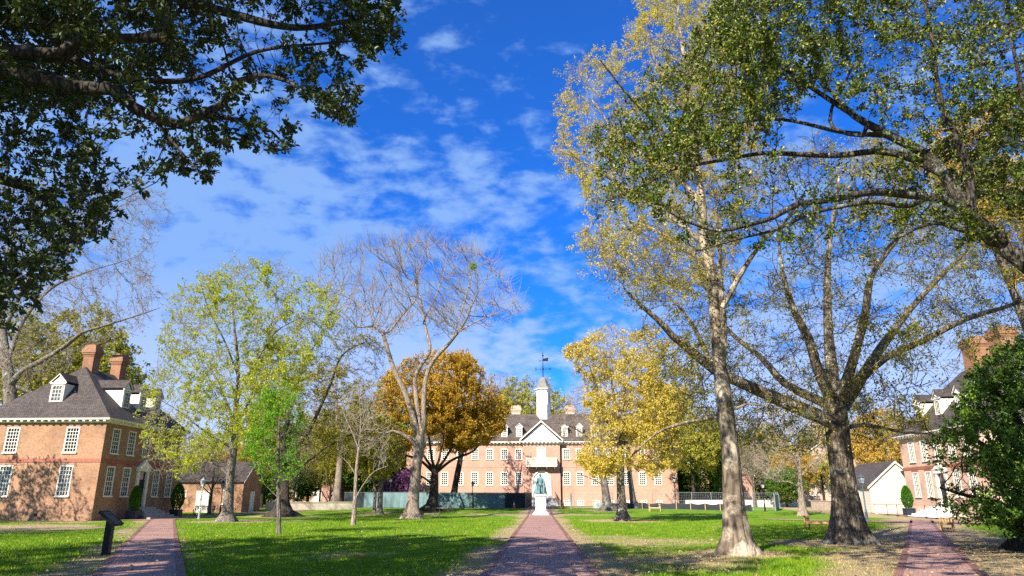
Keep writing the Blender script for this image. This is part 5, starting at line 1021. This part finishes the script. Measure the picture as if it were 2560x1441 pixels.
# copper tree behind it
Y0 = 86.; b = (at(1078, 1279, 86)[0], 86, float(gz(86)))
t8 = [TR([(1078, 1279), (1080, 1262), (1084, 1230), (1086, 1195), (1088, 1165)], Y0, [1.15, .9, .75, .72, .6])]+[TR([(1087, 1185+q), (1087+dx*.35, 1150), (1087+dx*.8, 1100-ab), (1087+dx, 1050-ab), (1087+dx*1.15, 990-ab)], Y0, (.3, .05), dy) for dx, q, dy, ab in ((-110, 0, -3, -30), (-60, -8, 4, 0), (-20, -14, -4, 20), (30, -14, 5, 25), (70, -8, -4, 10), (125, 0, 3, -25))]+[TR([(1086, 1215), (1060, 1195), (1030, 1180), (1000, 1165)], Y0, (.22, .06), -3)]
p8 = [(935, 1010), (965, 950), (1010, 905), (1080, 888), (1150, 888), (1205, 915), (1245, 970), (1265, 1030), (1262, 1075), (1220, 1105), (1150, 1125), (1080, 1130), (1000, 1125), (950, 1080)]
grow_tree('copper_tree', 'dense rounded copper orange tree at left end of the hall', 'tree', b, t8, cloud(p8, Y0, 8, 2900, R_(8), .75, 16), BK_DARK, LF_COP, 8, .6, 4., .8, .017, thick=0.66, leaves=90000, lsize=.24, lw=.36, spread=.12, twigs=4, twlen=.85, twr=.014, lcluster=4, flare=.9, up=.2)
# leaning dark trunk beside it
b = gp(1130, 1268)
t9 = [TR([(1130, 1269), (1133, 1250), (1139, 1210), (1148, 1165), (1154, 1130), (1160, 1080), (1168, 1020), (1180, 960)], 101, [1.0, .75, .6, .55, .5, .4, .25, .1])]
grow_tree('leaning_tree', 'leaning dark trunk between copper tree and black lantern post, thin crown', 'tree', (at(1130, 1269, 101)[0], 101, float(gz(101))), t9, cloud([(1150, 1010), (1180, 960), (1220, 960), (1225, 1020), (1190, 1060), (1150, 1060)], 102, 3, 420, R_(9)), BK_DARK, BUD, 9, .6, 4., .9, .018, thick=0.72, leaves=2500, lsize=.14, twigs=3, twlen=1., twr=.014, flare=.8)
# left: lichened grey trunk with spring green leaves
Y0 = 54.7; b = gp(567, 1306)
t13 = [TR([(566, 1308), (568, 1285), (572, 1250), (575, 1190), (582, 1130), (588, 1090), (589, 1050), (592, 1000), (596, 930), (590, 860), (582, 780), (578, 700)], Y0, [.72, .55, .48, .44, .42, .36, .3, .25, .2, .16, .1, .04]), TR([(588, 1070), (560, 990), (530, 930), (490, 880), (450, 850)], Y0, (.17, .03), 3), TR([(590, 1010), (615, 950), (650, 890), (690, 830), (760, 790)], Y0, (.17, .03), -3), TR([(582, 1120), (545, 1100), (500, 1070), (450, 1030), (400, 1000)], Y0, (.15, .03), -3), TR([(576, 1195), (545, 1165), (500, 1150), (430, 1130), (380, 1120)], Y0, (.13, .03), 2), TR([(592, 1060), (620, 1010), (640, 950), (660, 880), (690, 760)], Y0, (.16, .03), 4), TR([(595, 940), (560, 850), (520, 770), (500, 700)], Y0, (.12, .03), -4), TR([(586, 1100), (640, 1060), (700, 1010)], Y0, (.11, .03), -2)]
p13 = [(345, 1010), (390, 900), (410, 800), (440, 720), (520, 675), (600, 642), (700, 650), (760, 690), (850, 715), (860, 790), (800, 860), (760, 940), (740, 1010), (690, 1060), (620, 1110), (540, 1140), (470, 1180), (360, 1180), (350, 1090)]
grow_tree('spring_tree', 'lichened grey-trunked tree with airy yellow green spring leaves right of the left path', 'tree', b, t13, cloud(p13, Y0, 7.5, 2800, R_(13), .2, 30), BK_GREY, LF_GRN, 13, .5, 3.6, .7, .012, thick=0.72, leaves=52000, airy=.5, lsize=.15, lw=.34, spread=.08, twigs=3, twlen=.75, twr=.010, lcluster=4, twig=TW_GREY, flare=.8, up=.02, ring=2.4)
# wide dark trunk behind
Y0 = 70.4; b = gp(705, 1294)
t14 = [TR([(704, 1296), (706, 1275), (709, 1240), (711, 1190), (713, 1140), (720, 1080)], Y0, [1.35, 1.05, .9, .82, .75, .6]), TR([(713, 1120), (722, 1040), (754, 931), (785, 865), (800, 820)], Y0, (.4, .06), 3), TR([(712, 1150), (770, 1080), (824, 966), (856, 888), (918, 853)], Y0, (.4, .06), -3), TR([(712, 1190), (760, 1160), (830, 1110), (900, 1080), (960, 1075)], Y0, (.25, .05), -4), TR([(714, 1130), (690, 1050), (660, 980), (640, 900)], Y0, (.3, .06), 4)]
p14 = [(620, 900), (700, 840), (780, 770), (860, 800), (960, 850), (970, 960), (930, 1060), (960, 1120), (860, 1150), (760, 1170), (680, 1180), (640, 1080)]
grow_tree('wide_trunk_tree', 'old tree with wide flaring dark trunk behind the bright green sapling', 'tree', b, t14, cloud(p14, Y0+1, 8, 2400, R_(14), .2, 26), BK_DARK, LF_OLV, 14, .6, 4., .8, .015, thick=0.56, leaves=24000, airy=.5, lsize=.17, lw=.34, spread=.08, twigs=3, twlen=.9, twr=.011, lcluster=3, flare=1.7, ring=2.6)
# bright green sapling
Y0 = 35.4; b = gp(697, 1337)
t12 = [TR([(697, 1338), (697, 1290), (696, 1240), (694, 1180), (697, 1100), (700, 1020), (702, 970)], Y0, [.115, .10, .095, .085, .06, .035, .015]), TR([(696, 1215), (675, 1160), (660, 1090), (650, 1030)], Y0, (.045, .012), -1), TR([(695, 1190), (725, 1120), (745, 1060), (750, 1010)], Y0, (.045, .012), 1), TR([(696, 1245), (680, 1230), (660, 1210)], Y0, (.025, .01)), TR([(696, 1240), (730, 1200), (760, 1170)], Y0, (.03, .01), -1)]
p12 = [(615, 1060), (640, 1000), (680, 965), (720, 955), (760, 1000), (775, 1070), (785, 1130), (750, 1190), (720, 1215), (680, 1215), (640, 1190), (610, 1140)]
grow_tree('sapling', 'bright green leafy sapling on the left lawn', 'tree', b, t12, cloud(p12, Y0, 1.9, 700, R_(15), .2, .48), BK_GREY, LF_BRT, 15, .24, 2., .34, .006, leaves=9500, airy=.52, lsize=.10, lw=.36, spread=.05, twigs=3, twlen=.34, twr=.005, lcluster=4, flare=.15, up=.12, k0=10)
# pale bare sapling
Y0 = 48.2; b = gp(883, 1314)
t11 = [TR([(883, 1315), (886, 1270), (888, 1240), (890, 1190), (896, 1130), (902, 1080)], Y0, [.17, .15, .13, .11, .10, .08]), TR([(888, 1248), (910, 1210), (935, 1180), (970, 1165)], Y0, (.06, .015), -1), TR([(897, 1125), (880, 1080), (862, 1040), (850, 1000)], Y0, (.05, .012), 1), TR([(901, 1085), (920, 1040), (940, 1000), (950, 960)], Y0, (.05, .012), -1), TR([(890, 1190), (872, 1160), (850, 1140)], Y0, (.04, .012)), TR([(900, 1090), (902, 1040), (898, 990)], Y0, (.05, .012))]
grow_tree('bare_sapling', 'pale bare young tree with forked stem between the wide trunk and tall bare tree', 'tree', b, t11, cloud([(840, 1010), (870, 975), (920, 950), (960, 965), (975, 1040), (985, 1120), (960, 1170), (900, 1130), (850, 1150)], Y0, 2.2, 450, R_(16), .3), BK_PALE, None, 16, .32, 3., .5, .010, twspread=.35, leaves=0, twigs=2, twlen=.6, twr=.008, twig=TW_PALE, flare=.25, up=.2, k0=10)
# bare leaning pair right of the steps
t7 = [TR([(1521, 1279), (1518, 1260), (1510, 1200), (1503, 1150), (1498, 1090), (1490, 1000), (1486, 930), (1478, 880)], 88, [.95, .7, .55, .5, .42, .3, .2, .08]), TR([(1512, 1215), (1485, 1200), (1460, 1190), (1440, 1180)], 88, (.12, .03), -2), TR([(1500, 1120), (1450, 1080), (1410, 1060), (1380, 1060)], 88, (.16, .03), -2), TR([(1505, 1160), (1530, 1080), (1550, 1000)], 88, (.14, .03), 2)]
grow_tree('pale_bare_tree', 'pale bare trunk leaning left behind the golden maple, twigs before the hall roof', 'tree', gp(1521, 1279), t7, cloud([(1395, 1090), (1400, 1010), (1430, 960), (1470, 870), (1540, 870), (1590, 1000), (1570, 1130), (1480, 1110), (1430, 1130)], 88, 5, 1000, R_(17), .2), BK_GREY, BUD, 17, .6, 4., .9, .016, thick=0.72, leaves=3500, lsize=.12, twigs=3, twlen=1., twr=.012, twig=TW_GREY, flare=.75, up=.1)
t7b = [TR([(1588, 1272), (1583, 1255), (1577, 1210), (1572, 1160), (1570, 1100), (1575, 1020)], 96, [.85, .65, .52, .48, .4, .1])]
grow_tree('bare_trunk_tree', 'dark-sided straight trunk just behind the golden maple trunk', 'tree', (at(1588, 1272, 96)[0], 96, float(gz(96))), t7b, cloud([(1520, 1080), (1560, 960), (1640, 960), (1660, 1080), (1600, 1130)], 96, 4, 400, R_(18)), BK_GREY, LF_YEL, 18, .7, 4., 1., .018, thick=0.62, leaves=5000, lsize=.2, twigs=3, twlen=1., twr=.014, flare=.7)
# grey bare tree at right
Y0 = 73.8; b = gp(2006, 1292)
t20 = [TR([(2007, 1294), (2006, 1270), (2002, 1230), (1998, 1190), (1996, 1150)], Y0, [.55, .42, .36, .34, .3]), TR([(1998, 1180), (1970, 1120), (1930, 1070), (1900, 1040)], Y0, (.2, .04), -2), TR([(1996, 1160), (2010, 1100), (2030, 1050), (2050, 1000)], Y0, (.2, .04), 2), TR([(2002, 1220), (1970, 1205), (1940, 1205), (1915, 1190)], Y0, (.13, .03), -2), TR([(1999, 1195), (2030, 1160), (2060, 1140)], Y0, (.13, .03)), TR([(1996, 1160), (1985, 1090), (1975, 1040)], Y0, (.16, .04), 3)]
grow_tree('grey_bare_tree', 'pale grey spreading bare tree right of the slender trunk', 'tree', b, t20, cloud([(1870, 1080), (1900, 1020), (1960, 980), (2040, 980), (2080, 1040), (2080, 1130), (2050, 1180), (1990, 1150), (1920, 1210), (1880, 1160)], Y0, 5, 1300, R_(20), .2), BK_PALE, BUD, 20, .5, 4., .8, .015, thick=0.8, leaves=3000, lsize=.12, twigs=3, twlen=.9, twr=.012, twig=TW_PALE, flare=.5, up=.02)
# big grey budding tree behind the shaded house
Y0 = 68.; t21 = [TR([(30, 1290), (28, 1150), (27, 1010), (22, 950), (10, 850), (0, 740), (20, 620)], Y0, [1., .8, .7, .62, .45, .3, .12]), TR([(27, 960), (60, 925), (100, 905), (170, 860), (205, 832), (260, 815), (340, 790), (400, 770)], Y0-4, (.36, .04), -2), TR([(24, 960), (90, 985), (120, 970), (160, 940), (180, 900)], Y0, (.25, .06), 3), TR([(20, 900), (60, 800), (130, 720), (220, 680), (320, 650)], Y0, (.3, .04), 2), TR([(8, 830), (70, 700), (140, 600), (240, 540), (340, 500)], Y0, (.25, .04), -2), TR([(0, 740), (-80, 640), (-120, 560)], Y0, (.2, .05)), TR([(20, 930), (-60, 850), (-150, 780)], Y0, (.3, .05))]
p21 = [(-250, 520), (0, 440), (200, 440), (330, 430), (420, 490), (425, 560), (370, 640), (390, 700), (410, 760), (360, 830), (230, 870), (120, 950), (0, 980), (-250, 980)]
grow_tree('budding_tree', 'great grey budding tree rising behind the shaded house at left', 'tree', (at(30, 1290, Y0)[0], Y0, 0), t21, cloud(p21, Y0, 9, 2800, R_(21), .3), BK_GREY, BUD, 21, .6, 4.2, .85, .015, thick=0.85, twspread=.4, leaves=16000, lsize=.13, twigs=3, twlen=1.1, twr=.011, twig=TW_GREY, flare=.5, up=.03, lcluster=3)
# young tree left of the frame whose twigs and shade fall on the end wall
t22 = [[(-48, 45, -.1, .5), (-47.8, 45.2, 2, .42), (-47.5, 45, 5, .36), (-47.2, 45.2, 8, .28), (-47, 45, 11, .15)], [(-47.6, 45, 4.5, .2), (-44, 46.5, 6.5, .13), (-41, 47.5, 7.5, .05)], [(-47.4, 45, 6, .2), (-45, 43, 8.5, .1), (-43, 42.5, 10, .04)], [(-47.5, 45, 3.5, .12), (-43, 47.5, 4.4, .07), (-40.2, 49, 4.6, .025)]]
grow_tree('side_tree', 'bare tree at the left border whose twigs cross the sunlit brick end wall', 'tree', (-48, 45, 0), t22, np.concatenate([ellcloud((-45.5, 45.5, 9.5), (5, 5, 4), 900, R_(23)), ellcloud((-41.5, 48, 4.6), (2, 2, 1.6), 90, R_(24))]), BK_PALE, LF_OLV, 22, .45, 3.5, .7, .012, leaves=9000, lsize=.16, twigs=3, twlen=.8, twr=.009, twig=TW_PALE, flare=.4)
# small trunks before the green fence
for i, (px, py, top, lean, r, lb) in enumerate(((935, 1280, 1190, -6, .2, 'thin pale crooked tree in front of the green fence'), (948, 1286, 1180, 0, .33, 'small stout tree with olive crown before purple blossom'))):
    b = gp(px, py); Y0 = b.y; tr = [TR([(px, py+2), (px+3, py-50), (px+lean+4, top), (px+lean, top-40)], Y0, [r*1.2, r, r*.75, r*.4]), TR([(px+lean+4, top+10), (px-30, top-30), (px-50, top-60)], Y0, (r*.5, .04), -1), TR([(px+lean+4, top+10), (px+30, top-30), (px+50, top-50)], Y0, (r*.5, .04), 1)]
    grow_tree('small_tree', lb, 'tree', b, tr, cloud([(px-70, top-20), (px-60, top-110), (px, top-150), (px+60, top-110), (px+70, top-20), (px+20, top+10), (px-20, top+10)], Y0, 4, 800, R_(50+i)), BK_GREY, LF_OLV, 50+i, .45, 3.5, .7, .013, thick=.8, leaves=9000, lsize=.2, twigs=3, twlen=.7, twr=.011, flare=.5)
# white trunk left of the green fence
t15 = [TR([(838, 1271), (840, 1255), (846, 1200), (850, 1150), (848, 1090), (842, 1020), (838, 950)], 100, [1.5, 1.05, .8, .72, .6, .4, .12]), TR([(849, 1110), (820, 1060), (790, 1020)], 100, (.3, .05)), TR([(848, 1090), (880, 1030), (900, 990)], 100, (.3, .05))]
grow_tree('white_trunk_tree', 'tall pale white trunk at the left end of the green fence', 'tree', (at(838, 1271, 100)[0], 100, float(gz(100))), t15, cloud([(760, 1060), (790, 960), (850, 900), (910, 940), (930, 1040), (870, 1090), (800, 1090)], 100, 7, 900, R_(55)), BK_PALE, BUD, 55, .8, 5., 1.1, .02, thick=0.58, leaves=5000, lsize=.18, twigs=3, twlen=1.2, twr=.016, twig=TW_PALE, flare=.7)
# purple blossom behind the fence
b = Vector((-19.5, 110, .65)); t16 = [[(-19.5, 110, .6, .25), (-19.4, 110, 2.2, .2), (-19.2, 110, 4, .1)], [(-19.5, 110, 1.5, .15), (-17.5, 109.5, 3.5, .06)], [(-19.5, 110, 1.5, .15), (-21.5, 110, 3.2, .06)]]
grow_tree('blossom_tree', 'purple flowering small tree behind the green fence', 'tree', b, t16, cloud([(955, 1240), (965, 1200), (1000, 1185), (1040, 1170), (1040, 1240), (1000, 1245)], 110, 3, 700, R_(56), .2, 8), BK_DARK, LF_PUR, 56, .4, 3.5, .6, .014, leaves=12000, lsize=.2, lw=.45, spread=.12, twigs=3, twlen=.6, twr=.012, flare=.3)
# tall golden tree behind the dark evergreen at right
t23 = [[(22.2, 31, -.1, .4), (22.1, 31, 5, .3), (21.5, 31, 10, .2), (20.5, 31, 15, .1), (20., 31, 19, .03)]]
grow_tree('tall_golden_tree', 'tall golden tree whose crown glows behind the oak at upper right', 'tree', (22.2, 31, 0), t23, cloud([(2290, 370), (2400, 290), (2560, 255), (2760, 300), (2760, 700), (2560, 720), (2440, 600), (2340, 480)], 31.5, 4, 1300, R_(60), .3), BK_GREY, LF_GOLD, 60, .5, 4., .7, .010, leaves=46000, lsize=.12, lw=.4, spread=.08, twigs=3, twlen=.6, twr=.007, lcluster=4, flare=.6, twig=TW_GREY)
# ------------------------------------------------------------------ trees beyond the hall and the fences: one of each kind grown, then copied
def proto(kind, label, x, y, H_, seed, leaf, n, ls, bark, cr, c0, tips=.02, twigs=3, twr=.016, twig=None, shell=.5, low=None):
    z = float(gz(y)); rng = R_(seed); tr = [[(x, y, z-.2, H_*.022), (x+.1, y, z+H_*.15, H_*.018), (x+.2*rng.normal(), y, z+H_*.4, H_*.013), (x+.5*rng.normal(), y, z+H_*.7, H_*.006), (x, y, z+H_*.92, .03)]]
    for k in range(5): a = k*1.3+rng.random(); r0 = cr*.7; h0 = H_*(c0+.05*k); tr.append([(x, y, z+h0, H_*.009), (x+r0*.5*math.cos(a), y+r0*.5*math.sin(a), z+h0+H_*.13, H_*.006), (x+r0*math.cos(a), y+r0*math.sin(a), z+h0+H_*.25, .03)])
    cz = z+H_*(c0+1)/2; att = np.concatenate([ellcloud((x, y, cz), (cr, cr, H_*(1-c0)/2), 900, rng, shell)]+[ellcloud((x+cr*.55*math.cos(a), y+cr*.55*math.sin(a), cz+H_*.2*(rng.random()-.6)), (cr*.5,)*3, 160, rng, shell) for a in rng.uniform(0, 6.28, 6)])
    return grow_tree(kind, label, 'tree', (x, y, z), tr, att, bark, leaf, seed, H_/26, H_/4, H_/20, tips, leaves=n, lsize=ls, lw=.4, spread=.16, twigs=twigs, twlen=H_/17, twr=twr, lcluster=4, flare=.6, up=.08, twig=twig, group='trees beyond the hall and fences')
def beyond(root, spots):
    for (px, top, Y, rot, wid, lb) in spots:
        p = at(px, 1245, Y)[0:2]; z = float(gz(Y)); H_ = float(at(px, top, Y)[2])-z; c = copy_tree(root); c.location = (p[0], Y, z); k = H_/root['full_height']; c.scale = (k*wid, k*wid, k); c.rotation_euler = (0, 0, rot); c['label'] = lb
def first(root, H_): root['full_height'] = H_; return root
X_ = lambda px, Y: float(at(px, 1245, Y)[0])
yg = first(proto('yellow_green_tree', 'yellow green tree standing behind the cupola', X_(1325, 140), 140, 24., 70, LF_YG, 26000, .36, BK_DARK, 9., .3), 24.)
beyond(yg, [(95, 780, 88, 2.6, 1.1, 'olive yellow tree behind the shaded house at far left'), (700, 1000, 124, 1., 1.0, 'yellow green tree far behind the wide dark trunk'), (520, 1085, 128, 2.2, 1.1, 'yellow green tree above the small brick kitchen'), (1905, 1060, 126, 3., 1.1, 'yellow green tree beyond the silver wire fence near the slender trunk'), (2060, 1120, 118, 4., 1.2, 'yellow green tree beyond the fence behind the massive trunk')])
ba = first(proto('grey_wood_tree', 'bare grey tree between copper tree and cupola, beyond the hall', X_(1235, 142), 142, 26., 71, BUD, 5000, .2, BK_GREY, 8.5, .3, .022, 4, .018, TW_GREY), 26.)
beyond(ba, [(1448, 985, 140, 1., 1.0, 'bare grey tree beyond the hall roof right of the cupola'), (770, 1060, 112, 2., .9, 'brown bare thicket tree left of the white trunk'), (800, 1090, 106, 3.6, .7, 'low bare tree close to the left of the white trunk'), (1850, 1030, 122, 4.4, 1.1, 'bare grey tree beyond the silver wire fence behind the slender trunk'), (2110, 1080, 128, 5.2, 1.1, 'bare grey tree right of the massive trunk, far back'), (620, 1060, 118, .5, 1., 'bare grey tree far behind the lichened trunk'), (400, 1040, 110, 1.5, 1., 'bare tree behind the far end of the shaded house'), (1655, 1010, 138, 2.5, 1., 'bare grey tree beyond the right end of the hall')])
ev = first(proto('dark_evergreen', 'dark evergreen beyond the left end of the green fence', X_(915, 121), 121, 17., 72, LF_MAG, 30000, .34, BK_DARK, 6.5, .08, .022, 2, .014, None, .8), 17.)
beyond(ev, [(985, 1010, 124, 1., .9, 'dark evergreen behind the tall bare tree trunk'), (1778, 1050, 112, 2., .8, 'dark evergreen next to the yellow green tree at the right end of the hall'), (860, 1090, 128, 3., 1.1, 'low dark evergreen behind the white trunk'), (1950, 1130, 132, 4., 1.3, 'dark evergreen behind the grey spreading tree'), (660, 1140, 134, .4, 1.4, 'dark evergreen low behind the garden wall'), (2085, 1150, 135, 5., 1.3, 'dark evergreen low behind the massive trunk'), (1835, 1140, 126, 3.3, 1.3, 'dark evergreen low behind the slender trunk')])
go = first(proto('yellow_wood_tree', 'golden tree seen above the white cottage roof', X_(2225, 116), 116, 15., 73, LF_GOLD, 22000, .26, BK_GREY, 5., .2, .018, 3, .012, TW_GREY), 15.)
beyond(go, [(1990, 1110, 110, 2.4, 1.1, 'golden tree behind the grey spreading tree'), (590, 1110, 112, 3., 1., 'golden tree behind the lichened grey trunk')])
go2 = [o for o in bpy.data.objects if o.name.startswith('yellow_wood_tree')]
beyond(ba, [(528, 1130, 77, 2.7, 1.3, 'low dark bare tree in front of the brick kitchen'), (735, 1100, 99, 5., .9, 'brown bare tree low in front of the brick lodge'), (1885, 1110, 103, 1.2, 1., 'bare tree close behind the wire fence right of the slender trunk'), (2140, 1150, 104, .3, 1., 'bare tree between the massive trunk and the cottage')])
beyond(ev, [(745, 1150, 108, 2.2, 1.3, 'dark evergreen low behind the brown bare tree'), (590, 1165, 99, 1.1, 1.2, 'dark evergreen right behind the brick kitchen'), (1965, 1165, 101, .9, 1.3, 'dark evergreen low behind the pale grey spreading trunk'), (1700, 1150, 118, 3., 1.2, 'dark evergreen peeping past the right end of the hall')])
beyond(yg, [(850, 1010, 104, 1.9, .9, 'yellow green tree filling the gap behind the pale bare sapling'), (1735, 1015, 106, 1., .95, 'yellow green round tree at the right end of the hall'), (655, 1090, 97, 5.2, 1.1, 'yellow green tree left of the wide dark trunk'), (800, 1120, 101, 2.9, .9, 'low yellow green tree left of the white trunk')])
sh_ = copy_tree(bpy.data.objects['wide_trunk_tree']); sh_.location = (-33, 19, 0); sh_.rotation_euler = (0, 0, 2.); sh_['label'] = 'unseen old tree left of view, added to shade the grass'  # copied tree out of view, added for shade bands across the lawn
def woods():
    rng = R_(80); n = 60000; a = rng.uniform(-1.0, 1.0, n); r = rng.uniform(150, 230, n); x = r*np.sin(a); y = r*np.cos(a); top = 7+5*fbm(a*60, r*0, 4., 9, 3); z = .6+top*rng.random(n)**.7
    V, Fq = leaf_mesh(np.stack([x, y, z], -1), rng.normal(size=(n, 3)), rng.uniform(.7, 1.7, n), .45, rng)
    tag(link('woods', mesh_np('woods', V, [Fq], [leafmat('far_leaf', [(.06, .08, .02), (.16, .16, .04), (.20, .16, .09), (.10, .12, .03)], .7, .25)])), 'far wood of mixed bare and leafy trees along the skyline', 'woods', kind='stuff')
woods()
LITTER()
